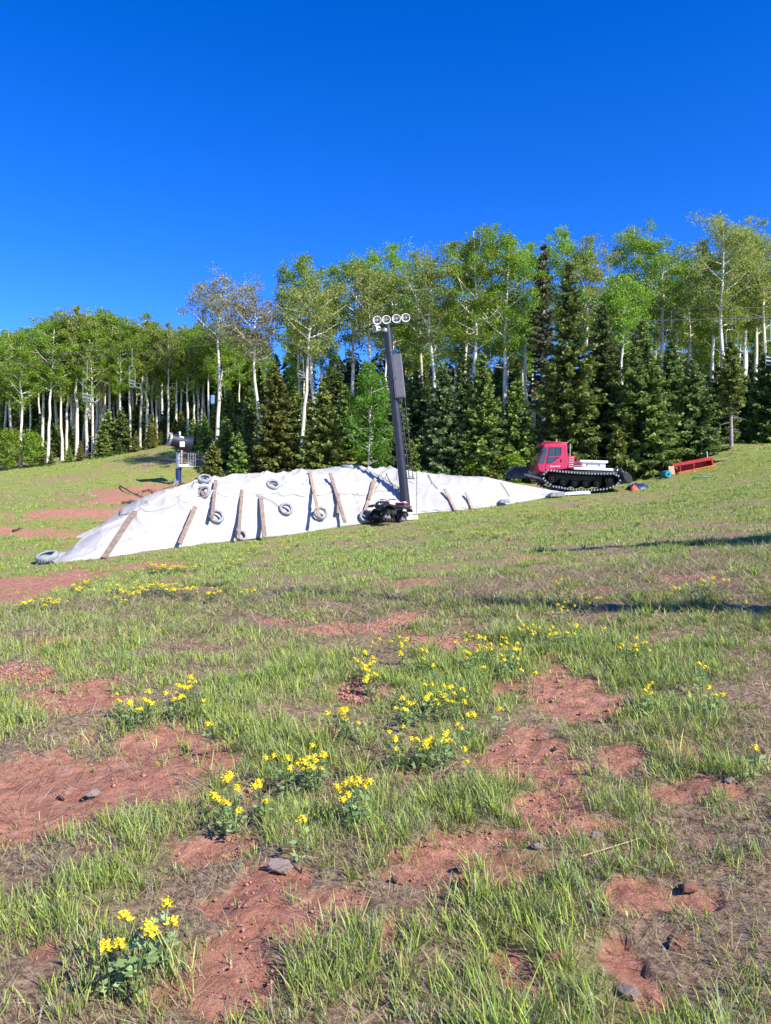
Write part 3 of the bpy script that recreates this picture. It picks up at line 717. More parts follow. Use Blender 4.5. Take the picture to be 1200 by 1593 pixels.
# louvre block behind the cab, exhaust, mirror, beacon
a = cl(880,716); b_ = cl(891,736)
mb = MB(); mb.box(((a[0]+b_[0])/2,0,(a[1]+b_[1])/2), (a[0]-b_[0],1.8,a[1]-b_[1])); lv = mb.build('engine_cover', M['red'], cat, .05)
mb = MB()
for k in range(5):
    q = cl(885.5, 719.5+k*3.3)
    for sgn in (1,-1): mb.box((q[0], sgn*.905, q[1]), (.24,.03,.045))
mb.build('louvre', M['tan_pale'] if 'tan_pale' in M else mat('pale louvre slats', (.62,.42,.4), .5, (.5,.3,.3), 5), lv, .01)
mb = MB(); q = cl(885,716); mb.tube([(q[0],.7,q[1]-.1),(q[0],.7,q[1]+.62)], .035, 10); mb.build('exhaust_pipe', M['steel'], cat)
mb = MB(); q = cl(866,696); mb.tube([(q[0],.3,q[1]-.05),(q[0],.3,q[1]+.08)], [.05,.06], 10).tube([(q[0],.3,q[1]+.08),(q[0],.3,q[1]+.22)], [.055,.04], 10); mb.build('beacon', mat('beacon amber', (.6,.2,.12), .3), rf)
mb = MB(); q = cl(840,712); mb.tube([(q[0]-.2,.9,q[1]),(q[0]+.02,1.15,q[1]+.05)], .015, 6).box((q[0]+.03,1.17,q[1]), (.05,.14,.3)); mb.build('mirror', M['black'], cabo, .01)
# flatbed
a = cl(890,733.5); b_ = cl(950,736.5); mb = MB(); mb.box(((a[0]+b_[0])/2,0,(a[1]+b_[1])/2), (a[0]-b_[0],1.9,.12)); mb.build('flatbed', M['white_metal'], cat, .01)
a = cl(904,724); b_ = cl(939.5,733); mb = MB(); mb.box(((a[0]+b_[0])/2,0,(a[1]+b_[1])/2), (a[0]-b_[0],1.5,a[1]-b_[1])); bxo = mb.build('cargo_box', M['white_metal'], cat, .015)
a = cl(900,721.5); b_ = cl(942.5,725); mb = MB(); mb.box(((a[0]+b_[0])/2,0,(a[1]+b_[1])/2), (a[0]-b_[0],1.66,a[1]-b_[1])); mb.build('lid', M['white_metal'], bxo, .012)
mb = MB()
for px in (911,930): q = cl(px,729); mb.box((q[0], .765, q[1]), (.03,.03,.12))
q0 = cl(911,728); q1 = cl(930,728); mb.tube([(q0[0],.78,q0[1]),(q1[0],.78,q1[1])], .01, 5); mb.build('latch_bar', M['dark_steel'], bxo)
mb = MB(); q0 = cl(891,731); q1 = cl(904,731)
for yy in (.9,-.9): mb.tube([(q0[0],yy,q0[1]),(q1[0],yy,q1[1])], .02, 6).tube([(q0[0],yy,q0[1]-.1),(q0[0],yy,q0[1])], .02, 6).tube([(q1[0],yy,q1[1]-.1),(q1[0],yy,q1[1])], .02, 6)
mb.build('side_rail', M['steel'], cat)
# rear lift and tiller
mb = MB(); q = cl(967,746); mb.box((q[0]-.02,0,q[1]-.12), (.2,2.4,.16), (0,R(20),0)).tube([(q[0]+.2,-1.1,q[1]+.25),(q[0]+.2,1.1,q[1]+.25)], .05, 8).box((q[0]+.12,.75,q[1]+.1), (.22,.3,.3), (0,R(25),0)).box((q[0]+.1,-.5,q[1]+.12), (.2,.5,.25), (0,R(-10),0))
mb.tube([(q[0]+.05,-1.3,q[1]+.12),(q[0]+.05,1.3,q[1]+.12)], .13, 14).tube([(q[0]-.15,-1.3,q[1]-.15),(q[0]-.15,1.3,q[1]-.15)], .16, 14)
for yy in (-1.3,-.6,.6,1.3): mb.prism([(q[0]+.22,q[1]+.12),(q[0]+.1,q[1]+.3),(q[0]-.08,q[1]+.2),(q[0]-.3,q[1]-.05),(q[0]-.28,q[1]-.26),(q[0]-.05,q[1]-.3),(q[0]+.1,q[1]-.12)], yy-.025, yy+.025)
til = mb.build('tiller', M['dark_steel'], cat, .02)
mb = MB()
for k in range(26):
    yy = -1.25+k*.1; t = k*1.3
    mb.box((q[0]-.15+.2*math.cos(t), yy, q[1]-.15+.2*math.sin(t)), (.12,.03,.05), (0,-t,0))
mb.build('tine', M['steel'], til)
mb = MB(); a = cl(955,741); c_ = cl(966,738)
for yy in (-.4,.4): mb.tube([(a[0]+.3,yy,a[1]-.05),(c_[0],yy,c_[1]+.02),(q[0],yy,q[1]+.2)], .05, 8).tube([(a[0]+.3,yy*.5,a[1]-.25),(q[0],yy*.5,q[1])], .04, 8)
mb.build('lift_arm', M['dark_steel'], cat)
for k in range(9):
    mb = MB(); yy = .1+k*.14; h_ = .12*((k*5) % 4); mb.tube([(a[0]+.2,yy,a[1]-.02*k),(a[0]-.05-.03*k,yy,a[1]+.05+h_),(q[0]+.15-.02*k,yy+.05,q[1]+.42-h_),(q[0]-.1+.03*k,yy+.1,q[1]+.1),(q[0]-.2,yy,q[1]-.25)], .022, 6); mb.build('hydraulic_hose', M['steel'] if k % 3 == 0 else M['rubber'], cat)
for k in range(5):
    mb = MB(); mb.box((q[0]-.1+.08*k, .3+.2*((k*3) % 5), q[1]-.1+.09*((k*2) % 5)), (.12,.16,.14), (0,.4*k,.3*k)); mb.build('hydraulic_block', M['steel'] if k == 2 else M['dark_steel'], cat, .01)
# front blade
bl = cl(811,741); BT = Matrix.Translation((bl[0]+.05,-.2,bl[1]+.02)) @ Euler((0,R(-34),R(38))).to_matrix().to_4x4() @ Matrix.Scale(.74, 4)
mb = MB(); prof = [(.28*math.cos(t)-.28-.0, .52*t/1.1) for t in np.linspace(-1.1,1.1,11)]
vs_ = []; fs = []; npf = len(prof)
for k, yy in enumerate(np.linspace(-1.0,1.0,9)):
    for (a, b_) in prof: vs_.append((a, yy, b_))
    for (a, b_) in prof: vs_.append((a-.05, yy, b_))
for k in range(8):
    for j in range(npf-1):
        o0 = k*2*npf+j; o1 = o0+2*npf; fs += [(o0, o1, o1+1, o0+1), (o0+npf, o0+npf+1, o1+npf+1, o1+npf)]
    for j in (0, npf-1): o0 = k*2*npf+j; o1 = o0+2*npf; fs.append((o0, o0+npf, o1+npf, o1))
fs.append(tuple(range(npf))+tuple(reversed(range(npf,2*npf)))); e0 = 8*2*npf; fs.append(tuple(e0+j for j in range(npf))+tuple(e0+j for j in reversed(range(npf,2*npf))))
mb.add(vs_, fs, BT); bld = mb.build('blade', M['blade'] if 'blade' in M else mat('worn grey black blade', (.06,.06,.057), .6, (.03,.03,.03), 4, metal=.3), cat)
mb = MB()
for yy in np.linspace(-.95,.95,6): mb.box((-.13,yy,0), (.14,.05,.92), None, BT)
mb.box((-.19,0,.32), (.12,1.9,.08), None, BT).box((-.19,0,-.32), (.12,1.9,.08), None, BT); mb.build('blade_rib', M['grey_box'], bld, .01)
mb = MB(); a = cl(843,752)
for yy in (-.5,.5): mb.tube([(a[0]-.2,yy,a[1]-.02),(bl[0]-.25,yy*.7,bl[1]-.15)], .07, 8)
mb.tube([(a[0],0,a[1]+.1),(bl[0]-.3,0,bl[1]+.05)], .05, 8); mb.build('push_arm', M['steel'], cat)

# blue tarpaulin heap and red rag behind the tiller
def heap(name, dims, m_, label, cat_, loc, seed, rz=0):
    n_ = 40; u = np.linspace(-1,1,n_); A, B = np.meshgrid(u, u, indexing='ij'); r2 = A*A+B*B
    Z = np.maximum(1-r2, 0)**.6*(.55+.9*fbm(A*2.2+seed, B*2.2, seed, 4)) - .08
    V = np.stack([A.ravel()*dims[0]/2, B.ravel()*dims[1]/2, Z.ravel()*dims[2]], -1)
    I = np.arange(n_*n_).reshape(n_, n_); keep = (r2 < 1.1)
    f = np.stack([I[:-1,:-1], I[1:,:-1], I[1:,1:], I[:-1,1:]], -1)[keep[:-1,:-1]].reshape(-1,4)
    o = tag(link(name, np_mesh(name, V, f, smooth=True), M[m_]), label, cat_); o.location = loc; o.rotation_euler = (0,0,rz); return o
x_, y_, z_ = at(992, 40); heap('tarpaulin', (1.2,1.1,.33), 'bluetarp', 'crumpled dark blue tarpaulin heaped on the grass behind the groomer', 'tarpaulin', (x_, y_, z_), 5, .2)
x_, y_, z_ = at(987, 39.3); heap('rag', (.5,.4,.27), 'redcloth', 'small red rag lying against the blue tarpaulin', 'cloth', (x_, y_, z_), 9, .5)

# ------------------------------------------------------------------ red trough, plank, drum
TYY = 43.0; x0, y0, z0_ = at(1050, TYY+.1); x1, y1, z1_ = at(1111, TYY-.1)
Lt = math.hypot(x1-x0, y1-y0); yaw = math.atan2(y1-y0, x1-x0); pit = -math.atan2(z1_-.12-z0_, Lt)
tr = thing('red_trough', 'long red open-sided metal trough lying on the slope by the spruces', 'trough', (x0, y0, z0_+.03), (0, pit, yaw))
mb = MB(); mb.box((Lt/2,.3,.56), (Lt+.12,.66,.07)); mb.box((Lt/2,-.03,.50), (Lt+.1,.05,.17)); mb.build('top_rail', M['red2'], tr, .01)
mb = MB(); mb.box((Lt/2,.6,.28), (Lt,.05,.5)); mb.build('back_panel', M['red2'], tr, .005)
mb = MB(); mb.box((Lt/2,.3,.03), (Lt,.6,.05)); mb.build('floor_panel', M['red2'], tr, .005)
for xx in (.0, Lt): mb = MB(); mb.box((xx,.3,.28), (.07,.6,.52)); mb.build('end_panel', M['red2'], tr, .01)
for xx in (.35, Lt*.52): mb = MB(); mb.box((xx,-.01,.27), (.05,.04,.46), (0,R(8),0)); mb.build('brace', M['red2'], tr, .005)
mb = MB(); mb.tube([(Lt-.05,.5,.58),(Lt-.03,.5,.95)], .02, 6); mb.build('stake', M['cream'], tr)
pk = MB(); pk.box((Lt/2+.1,-.17,.07), (Lt-.1,.09,.16), (0,R(-1.5),0)); po = pk.build('plank', M['orange'], None, .01); po.location = (x0, y0, z0_+.02); po.rotation_euler = (R(12), pit, yaw); tag(po, 'orange plank lying along the front foot of the red trough', 'plank')
x_, y_, z_ = at(1036, 42.7)
dr_ = thing('drum', 'teal plastic drum lying left of the red trough', 'drum', (x_, y_, z_), (0,0,R(10)))
T = Matrix.Translation((0,0,.2)) @ Euler((R(90),0,0)).to_matrix().to_4x4()
mb = MB(); mb.lathe([(.001,-.3),(.18,-.3),(.2,-.27),(.2,-.1),(.21,-.08),(.2,-.06),(.2,.06),(.21,.08),(.2,.1),(.2,.27),(.18,.3),(.001,.3)], 24, T); mb.build('drum_body', M['teal'], dr_)
mb = MB(); mb.lathe([(.06,.3),(.06,.33),(.001,.33)], 12, T); mb.build('bung', M['black'], dr_)
mb = MB(); x_, y_, z_ = at(1045, 43.0); mb.box((0,0,.3), (.32,.05,.5), (R(-15),0,0)).box((0,.08,.3), (.06,.05,.5), (R(-15),0,0)); o = mb.build('board', M['tan'], None, .01); o.location = (x_, y_, z_); tag(o, 'tan board propped between the teal drum and the red trough', 'board')
mb = MB(); x_, y_, z_ = at(1090, 40.2)
pts = [(.55*math.cos(t)*(.5+.06*t)*.6+.1*t-.4, .3*math.sin(t)*(.6+.03*t), .06+.02*math.sin(3*t)) for t in np.linspace(0,18,90)]
mb.tube(pts, .022, 6); o = mb.build('hose', mat('pale teal hose', (.16,.3,.28), .6), None); o.location = (x_, y_, z_); tag(o, 'pale teal hose loosely coiled on the grass below the red trough', 'hose')
mb = MB(); x_, y_, z_ = at(1122, 43.6); mb.box((0,0,.06), (1.0,.3,.06), (0,R(-8),.2)).box((.2,.2,.1), (.9,.2,.05), (0,R(-10),-.1)); o = mb.build('board_pile', M['deadwood'], None, .01); o.location = (x_, y_, z_); tag(o, 'grey weathered boards lying at the right end of the red trough', 'boards')

# ------------------------------------------------------------------ fan snow gun
GY = 46.5; gx, gy, gz = at(278, GY); g = GY/F
gun = thing('snow_gun', 'dark blue fan snow gun on a blue post beside the left meadow', 'snow gun', (gx, gy, gz))
mb = MB(); mb.tube([(0,0,-.2),(0,0,1.0)], .17, 16); mb.build('post', M['blue'], gun)
mb = MB(); mb.tube([(0,0,1.0),(0,0,1.95)], .14, 16).tube([(0,0,1.0),(0,0,1.06)], .2, 16).tube([(0,0,1.5),(0,0,1.56)], .19, 16); mb.build('mast', M['steel'], gun)
mb = MB(); mb.box((-.1,-.12,.12), (.26,.2,.3), (0,.3,0)).tube([(-.3,-.1,0),(-.12,-.1,.35)], .05, 8); mb.build('valve_box', M['steel'], gun, .02)
mb = MB(); mb.box((.45,0,1.12), (.75,.5,.05)).box((.4,-.26,1.16), (.6,.04,.16)); mb.build('platform', M['white_metal'], gun, .01)
mb = MB()
for z_ in (1.5,1.9): mb.tube([(.2,-.25,z_),(.95,-.25,z_)], .016, 6).tube([(.2,.25,z_),(.95,.25,z_)], .016, 6)
for x in (.65,.95):
    for yy in (-.25,.25): mb.tube([(x,yy,1.12),(x,yy,1.9)], .016, 6)
mb.tube([(.95,-.25,1.9),(.95,.25,1.9)], .016, 6); mb.build('guard_rail', M['steel'], gun)
mb = MB(); mb.tube([(.2,-.05,1.15),(.2,-.05,2.1)], .05, 8); mb.build('cylinder', mat('pale copper pipe', (.55,.42,.36), .5), gun)
GT = Matrix.Translation((.12,0,2.6)) @ Euler((R(90),0,R(-62))).to_matrix().to_4x4() @ Euler((R(-12),0,0)).to_matrix().to_4x4()
mb = MB()
for sx in (.28,-.28): mb.tube([tuple(GT @ Vector((sx*1.6,0,-.05))), (sx*.6,-.05,2.15), (0,0,1.9)], .05, 8)
mb.build('fork', M['dark_steel'], gun)
# barrel axis = local Z of GT, mouth at +z pointing left-front
mb = MB(); mb.lathe([(.36,.62),(.34,.60),(.37,.2),(.40,-.25),(.5,-.5),(.56,-.62),(.58,-.62),(.53,-.48),(.43,-.22),(.40,.2),(.375,.62),(.36,.62)], 32, GT); mb.build('barrel', M['gun'], gun)
mb = MB(); mb.lathe([(.36,.6),(.36,.68),(.42,.68),(.42,.6)], 32, GT, True); mb.build('nozzle_ring', M['steel'], gun)
mb = MB()
for k in range(24):
    t = 2*math.pi*k/24; mb.tube([tuple(GT @ Vector((.39*math.cos(t),.39*math.sin(t),.66))), tuple(GT @ Vector((.37*math.cos(t),.37*math.sin(t),.73)))], .018, 5)
mb.build('nozzle', M['white_metal'], gun)
mb = MB()
for k in range(8):
    t = 2*math.pi*k/8; mb.add([tuple(GT @ Vector(q)) for q in ((.06*math.cos(t),.06*math.sin(t),-.2),(.06*math.cos(t+.5),.06*math.sin(t+.5),-.12),(.35*math.cos(t+.4),.35*math.sin(t+.4),-.12),(.35*math.cos(t),.35*math.sin(t),-.2))], [(0,1,2,3)])
mb.lathe([(.001,.05),(.1,.0),(.12,-.3),(.001,-.35)], 16, GT); mb.build('fan', M['black'], gun)
mb = MB()
for rr in (.2,.32,.44,.54): mb.tube([tuple(GT @ Vector((rr*math.cos(t),rr*math.sin(t),-.63))) for t in np.linspace(0,2*math.pi,25)], .01, 5)
mb.build('intake_grille', M['dark_steel'], gun)
q = GT @ Vector((0,0,0))
mb = MB(); mb.box((.34,-.44,2.42), (.28,.14,.32)); mb.build('control_box', M['white_metal'], gun, .02)
mb = MB(); mb.box((.26,-.25,2.86), (.26,.2,.1), (0,.3,.2)).tube([(.1,-.1,2.95),(.1,-.1,3.2)], [.05,.07], 10); mb.build('compressor', M['cream'], gun, .03)
mb = MB(); mb.tube([(.3,-.1,2.85),(.35,-.1,3.05),(.5,0,3.08),(.55,0,2.9)], .03, 8); mb.build('hose', M['rubber'], gun)

# ------------------------------------------------------------------ trees
def quads(Cn, A, B):
    """diamond leaves from base Cn along A with half width B"""
    n_ = len(Cn); V = np.stack([Cn, Cn+A*.5+B, Cn+A, Cn+A*.5-B], 1).reshape(-1, 3)
    return V, np.arange(n_*4).reshape(-1, 4)
def rvec(n_, r=rng):
    v = r.normal(size=(n_, 3)); return v/np.linalg.norm(v, axis=1, keepdims=True)
def aspen(seed, H, start=.55, cw=2.2, lean=0., nleaf=8000, pal='green', r0=None, fork=False, lsize=.115):
    nleaf = int(nleaf*1.6)
    r = np.random.default_rng(seed); mb = MB(); n_ = 12
    r0 = r0 or (.010*H+.03)
    wob = r.normal(size=(n_,2))*.010*H; wob[0] = 0; ph = r.uniform(0,6); fr = r.uniform(.7,1.3); am = .011*H*r.uniform(.4,1.3)
    path = []
    for i in range(n_):
        t = i/(n_-1); path.append(Vector((lean*t**1.2+wob[i,0]*.5*t+am*math.sin(ph+fr*t*8)*t**.6*(1-t*.3)-am*0, wob[i,1]*t, H*.955*t-.2*(1-t))))
    mb.tube(path, [r0*(1.25 if i == 0 else 1)*(1-.86*(i/(n_-1))**1.1) for i in range(n_)], 9)
    def on(t):
        k = min(int(t*(n_-1)), n_-2); f = t*(n_-1)-k; return path[k].lerp(path[k+1], f)
    tips = []; wts = []
    nl = 26
    for i in range(nl):
        t = start-.06+(1-start+.02)*((i+r.uniform(0,1))/nl)**.9
        t = min(t, .97); tt = (t-start+.06)/(1-start+.06)
        rad = cw*(.35+.9*math.sin(math.pi*min(1,max(0,tt*.8+.14)))**.9)*r.uniform(.65,1.1)*(.85 if tt < .12 else 1)
        az = i*2.39996+r.uniform(-.5,.5); up = rad*r.uniform(.25,.8)*(1-.3*tt)
        p0 = on(t*.97); d_ = Vector((math.cos(az), math.sin(az), 0))
        p1 = p0+d_*rad*.45+Vector((0,0,up*.45)); p2 = p0+d_*rad*.92+Vector((0,0,up*1.1))
        p2.z = min(p2.z, H*1.0)
        rb = r0*(1-.86*t)*.42+.012
        mb.tube([p0, p1, p2], [rb, rb*.65, rb*.25], 5, False)
        for q in range(4):
            f = r.uniform(.3,1); b0 = p0.lerp(p1, f*2) if f < .5 else p1.lerp(p2, f*2-1)
            e = b0+Vector((r.normal(),r.normal(),r.normal()*.7+.35))*rad*.27
            mb.tube([b0, b0.lerp(e,.5)+Vector((0,0,.05)), e], [rb*.4, rb*.26, rb*.12], 4, False)
            tips.append(e); wts.append(1.0); tips.append(b0.lerp(e,.5)); wts.append(.5)
        tips.append(p2); wts.append(1.0)
    for q in range(6): tips.append(on(.97)+Vector((r.normal()*.3*cw*.4, r.normal()*.3*cw*.4, r.uniform(-.04,.05)*H))); wts.append(1.6)
    tips = np.array([tuple(q) for q in tips]); wts = np.array(wts); wts = wts*r.uniform(.1,1.6,len(wts))**1.3; wts /= wts.sum()
    ci = r.choice(len(tips), nleaf, p=wts); sp = (.12+.075*cw)*r.uniform(.5,1.25,len(tips))
    Cn = tips[ci]+np.clip(r.normal(size=(nleaf,3)), -1.7, 1.7)*sp[ci][:,None]*np.array([1,1,.75])
    sz = lsize*r.uniform(.6,1.3,(nleaf,1)); A = rvec(nleaf, r)*np.array([1,1,.8]); A = A*sz; B = np.cross(A, rvec(nleaf, r)); B = B/np.linalg.norm(B,axis=1,keepdims=True)*sz*.45
    V, f = quads(Cn, A, B)
    P = {'green': ((.155,.27,.02),(.30,.45,.05)), 'olive': ((.22,.275,.05),(.375,.43,.105)), 'bare': ((.24,.235,.11),(.37,.36,.17)), 'bright': ((.09,.22,.02),(.17,.34,.04))}[pal]
    k = np.clip(r.uniform(0,1,(nleaf,1))*.7+.5*(r.uniform(0,1,len(tips))[ci][:,None])-.1, 0, 1)
    col = np.array(P[0])*(1-k)+np.array(P[1])*k
    return mb.mesh('trunk', 60), np_mesh('crown', V, f, cols=np.repeat(col, 4, 0))
def spruce(seed, H, br=2.0, pal='mid', bare=.0, gap=1.0, thin=1.0):
    r = np.random.default_rng(seed); mb = MB(); r0 = .011*H+.03
    mb.tube([(0,0,-.2),(0.02*H*r.normal()*.3,0,H*.4),(0,0,H*.75),(0,0,H)], [r0*1.2, r0*.8, r0*.4, .012], 9)
    Cs, As, Bs, Ks = [], [], [], []
    z = H*max(bare,.03); step = .20+.012*H
    while z < H*.985:
        t = z/H; L0 = br*((1-t)**.8)*1.02
        if bare and t < bare+.3: L0 *= .55+.45*(t-bare)/.3
        nb = max(5, int((6+5*(1-t))*thin))
        a0 = r.uniform(0, 6.28)
        for i in range(nb):
            L_ = L0*r.uniform(.6,1.12)*gap; az = a0+i*6.283/nb+r.uniform(-.3,.3); zb = z+r.uniform(-.5,.5)*step
            droop = (.55*(t-.55)) if t > .55 else -.28*(1-t)*r.uniform(.5,1.3)
            m_ = max(4, int(6+L_*8)); s_ = np.linspace(.12, 1, m_)
            d_ = np.array([math.cos(az), math.sin(az), 0.]); sd = np.array([-d_[1], d_[0], 0.])
            bp = np.outer(s_*L_, d_); bp[:,2] = zb+L_*(droop*s_+.16*s_**2.2)
            if L_ > .5: mb.tube([(0,0,zb), tuple(bp[m_//2]), tuple(bp[-1])], [.02+.012*L_, .014, .006], 4, False)
            for sg in (1, -1, 0):
                n_ = m_; ln = (.14+.30*L_*np.sin(np.pi*np.clip(s_*.75+.2,0,1))*.62)*r.uniform(.7,1.25,n_)
                dirv = d_[None,:]*(.65+.2*r.normal(size=(n_,1)))+sd[None,:]*sg*(.75+.2*r.normal(size=(n_,1)))
                dirv[:,2] += -.22+.25*r.normal(size=n_)
                if sg == 0: dirv[:,2] -= .35; ln *= .75
                dirv /= np.linalg.norm(dirv,axis=1,keepdims=True)
                nrm = np.array([0,0,.55])+.75*r.normal(size=(n_,3)); B = np.cross(dirv, nrm); B /= np.linalg.norm(B,axis=1,keepdims=True)
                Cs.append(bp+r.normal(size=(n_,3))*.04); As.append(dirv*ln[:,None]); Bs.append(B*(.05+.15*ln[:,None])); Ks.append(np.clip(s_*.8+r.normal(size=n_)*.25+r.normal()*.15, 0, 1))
        z += step*r.uniform(.8,1.2)
    n_ = 14; Cs.append(np.stack([np.zeros(n_), np.zeros(n_), np.linspace(H*.94,H*1.0,n_)],-1)); a = rvec(n_, r)*.16; a[:,2] = np.abs(a[:,2])+.05; As.append(a); Bs.append(np.cross(a, rvec(n_, r))*.25); Ks.append(np.ones(n_)*.7)
    Cn = np.concatenate(Cs); A = np.concatenate(As); B = np.concatenate(Bs); k = np.concatenate(Ks)[:,None]
    V, f = quads(Cn, A, B)
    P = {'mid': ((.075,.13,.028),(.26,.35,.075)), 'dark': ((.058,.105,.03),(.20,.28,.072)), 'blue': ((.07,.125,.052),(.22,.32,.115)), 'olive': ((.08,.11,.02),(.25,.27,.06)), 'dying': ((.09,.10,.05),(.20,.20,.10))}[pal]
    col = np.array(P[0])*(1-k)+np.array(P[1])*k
    if bare:      # dead snags on the bare part of the trunk
        for i in range(int(26*bare*H/4)):
            zb = r.uniform(.04,bare+.05)*H; az = r.uniform(0,6.28); L_ = br*r.uniform(.25,.6)
            mb.tube([(0,0,zb),(math.cos(az)*L_*.5,math.sin(az)*L_*.5,zb-.05),(math.cos(az)*L_,math.sin(az)*L_,zb-.25*L_)], [.025,.016,.006], 4, False)
    return mb.mesh('trunk', 60), np_mesh('crown', V, f, cols=np.repeat(col, 4, 0))
def plant_tree(name, label, cat, meshes, bark, leaf, px, Y, s=1.0, rz=0, group=None, dz=0, loc=None):
    x, y_, z_ = loc or at(px, Y)
    o = thing(name, label, cat, (x, y_, z_+dz), (0,0,rz), group); o.scale = (s,s,s)
    link('trunk', meshes[0], M[bark], o); link('crown', meshes[1], M[leaf], o); return o
def height_to(px, Y, ytop): x, y_, z_ = at(px, Y); return EYE+(796-ytop)/F*Y-z_

ASP = [ # px, depth, top y, lean(m), crown start, crown radius, leaves, palette, label
 (338,57,436,.3,.70,2.2,5200,'bare','tall aspen with a half bare grey crown standing above the left grove'),
 (404,48,458,-.4,.72,1.7,4200,'bare','slim aspen with a thin greyish crown right of the tall half bare one'),
 (467,48.5,442,.9,.70,1.9,6500,'olive','aspen with a trunk bending right, olive crown, above the middle of the cover'),
 (494,54,397,-.9,.60,2.3,10000,'green','green crowned aspen right behind the bent aspen'),
 (545,55,396,.5,.60,2.3,10000,'green','green aspen with a thick pale trunk left of the floodlights'),
 (578,52,410,-.2,.66,1.9,6500,'olive','olive crowned aspen just above the floodlights'),
 (604,57,382,.5,.62,2.2,10000,'green','tall green aspen behind the floodlights'),
 (677,51,390,-.4,.60,2.1,7000,'olive','tan olive aspen with forked pale limbs right of the floodlights'),
 (655,60,425,0,.6,2.0,8000,'green','shorter green aspen behind the tan olive aspen'),
 (738,50,354,.1,.56,2.2,11000,'green','tall dense green aspen, left one of the pair in the middle of the wood'),
 (722,56,384,.2,.60,1.9,9000,'green','green aspen with a dark trunk just left of the tall middle pair'),
 (782,50.5,360,.5,.54,2.2,11000,'green','tall dense green aspen, right one of the pair in the middle of the wood'),
 (818,60,385,0,.55,1.9,8000,'green','green aspen behind the right one of the tall middle pair'),
 (873,58,362,.3,.58,2.1,9500,'green','bright topped aspen directly behind the tall dark spruce'),
 (912,57,372,.2,.62,1.8,6500,'olive','thin crowned aspen right of the tall dark spruce'),
 (962,50.5,436,.5,.66,1.8,7500,'green','aspen with a forked white trunk above the groomer flatbed'),
 (988,60,354,.0,.58,2.4,11000,'green','tall green aspen with a peaked top right of the dark spruces'),
 (1030,59,380,.2,.60,2.2,10000,'green','broad green aspen left of the dip in the treetops'),
 (1072,62,412,0,.60,2.0,8000,'green','lower green aspen in the dip of the treetops'),
 (1125,52,341,-.1,.60,2.5,10000,'olive','tallest pale olive aspen near the right edge'),
 (1108,55,392,.0,.6,2.0,8000,'green','green aspen left of the tallest pale olive one'),
 (1155,55,352,.4,.60,2.1,8000,'olive','olive aspen right of the tallest pale one'),
 (1174,56,368,.1,.60,2.0,8000,'olive','straight white trunked aspen second from the right edge'),
 (1192,54,372,-.3,.62,1.9,7500,'olive','white trunked aspen with a kinked stem at the right edge')]
for i, (px, Y, yt, ln, st, cw, nlf, pal, lab) in enumerate(ASP):
    H = height_to(px, Y, yt-(14 if px > 700 else 7))
    plant_tree('aspen_tree', lab, 'aspen', aspen(100+i, H, st, cw, ln, nlf, pal), 'aspen_bark', 'aspen_leaf', px, Y, group='tall aspens along the wood edge')
SPR = [(428,46.5,566,1.7,'olive',0,'olive spruce left of the bent aspen'),(455,50,588,1.6,'mid',0,'spruce half hidden behind the bent aspen'),(502,46,594,1.7,'olive',0,'olive spruce right of the bent aspen'),
 (352,51,650,1.1,'mid',0,'spruce in the gap between the half bare aspen and the slim one'),(390,49,602,1.3,'dark',0,'dark spruce just left of the slim greyish aspen'),(331,44.5,690,.85,'olive',0,'small pale spruce just right of the snow gun'),(372,46,675,.85,'mid',0,'small spruce at the upper left edge of the cover'),
 (540,53,600,1.6,'mid',0,'spruce behind the bright green young aspen'),(612,47,604,1.7,'blue',0,'bluish spruce behind the lower lamp pole'),(648,53,575,1.9,'dark',0,'dark spruce right of the lamp pole cabinet'),
 (690,46.5,565,1.9,'blue',0,'bluish spruce right of the lamp pole'),(719,50,534,.95,'dark',0,'narrow dark spire spruce in the middle of the wood'),(750,46,548,1.7,'mid',0,'spruce below the tall middle aspens'),
 (803,46.5,590,1.8,'mid',0,'spruce just left of the groomer cab'),(846,49.5,374,1.7,'dying',.28,'tall half dead spruce with bare snags above the groomer cab'),(886,46,402,2.3,'mid',.04,'tallest dense dark spruce behind the groomer'),
 (938,48.5,470,2.0,'dark',0,'dark spruce behind the groomer flatbed'),(1000,45.7,498,2.5,'mid',0,'broad spruce right of the groomer'),(1045,52,530,1.9,'dark',0,'dark spruce behind the red trough'),
 (1078,46.5,560,1.8,'dark',0,'dense spruce right behind the red trough'),(1190,50.5,548,1.7,'dark',0,'dark spruce at the right edge of the photo'),(1228,49.5,520,2.0,'mid',0,'broad spruce just past the right edge'),
 (775,52,560,1.7,'dark',0,'dark spruce between the right middle aspen and the dead one'),(970,52,520,1.8,'dark',0,'dark spruce under the forked aspen'),(1118,50.5,566,1.5,'dark',0,'dark spruce left behind the free standing pine'),(1160,52,585,1.6,'dark',0,'dark spruce right behind the free standing pine')]
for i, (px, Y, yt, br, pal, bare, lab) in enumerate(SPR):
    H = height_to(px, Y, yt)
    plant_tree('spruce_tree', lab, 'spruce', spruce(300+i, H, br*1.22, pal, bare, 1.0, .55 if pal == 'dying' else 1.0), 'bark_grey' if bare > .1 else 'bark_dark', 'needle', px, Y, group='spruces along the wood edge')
H = height_to(1138, 46.5, 524)
plant_tree('pine_tree', 'short olive pine on a bare trunk standing free near the right edge', 'pine', spruce(401, H, 1.75, 'olive', .36, 1.0), 'bark_grey', 'needle', 1138, 46.5)
H = height_to(572, 45, 566)
plant_tree('young_aspen', 'bright green young aspen leafy to the ground left of the lamp pole', 'aspen', aspen(501, H, .22, 1.25, .3, 7500, 'bright', .055), 'aspen_bark', 'aspen_leaf', 572, 45)
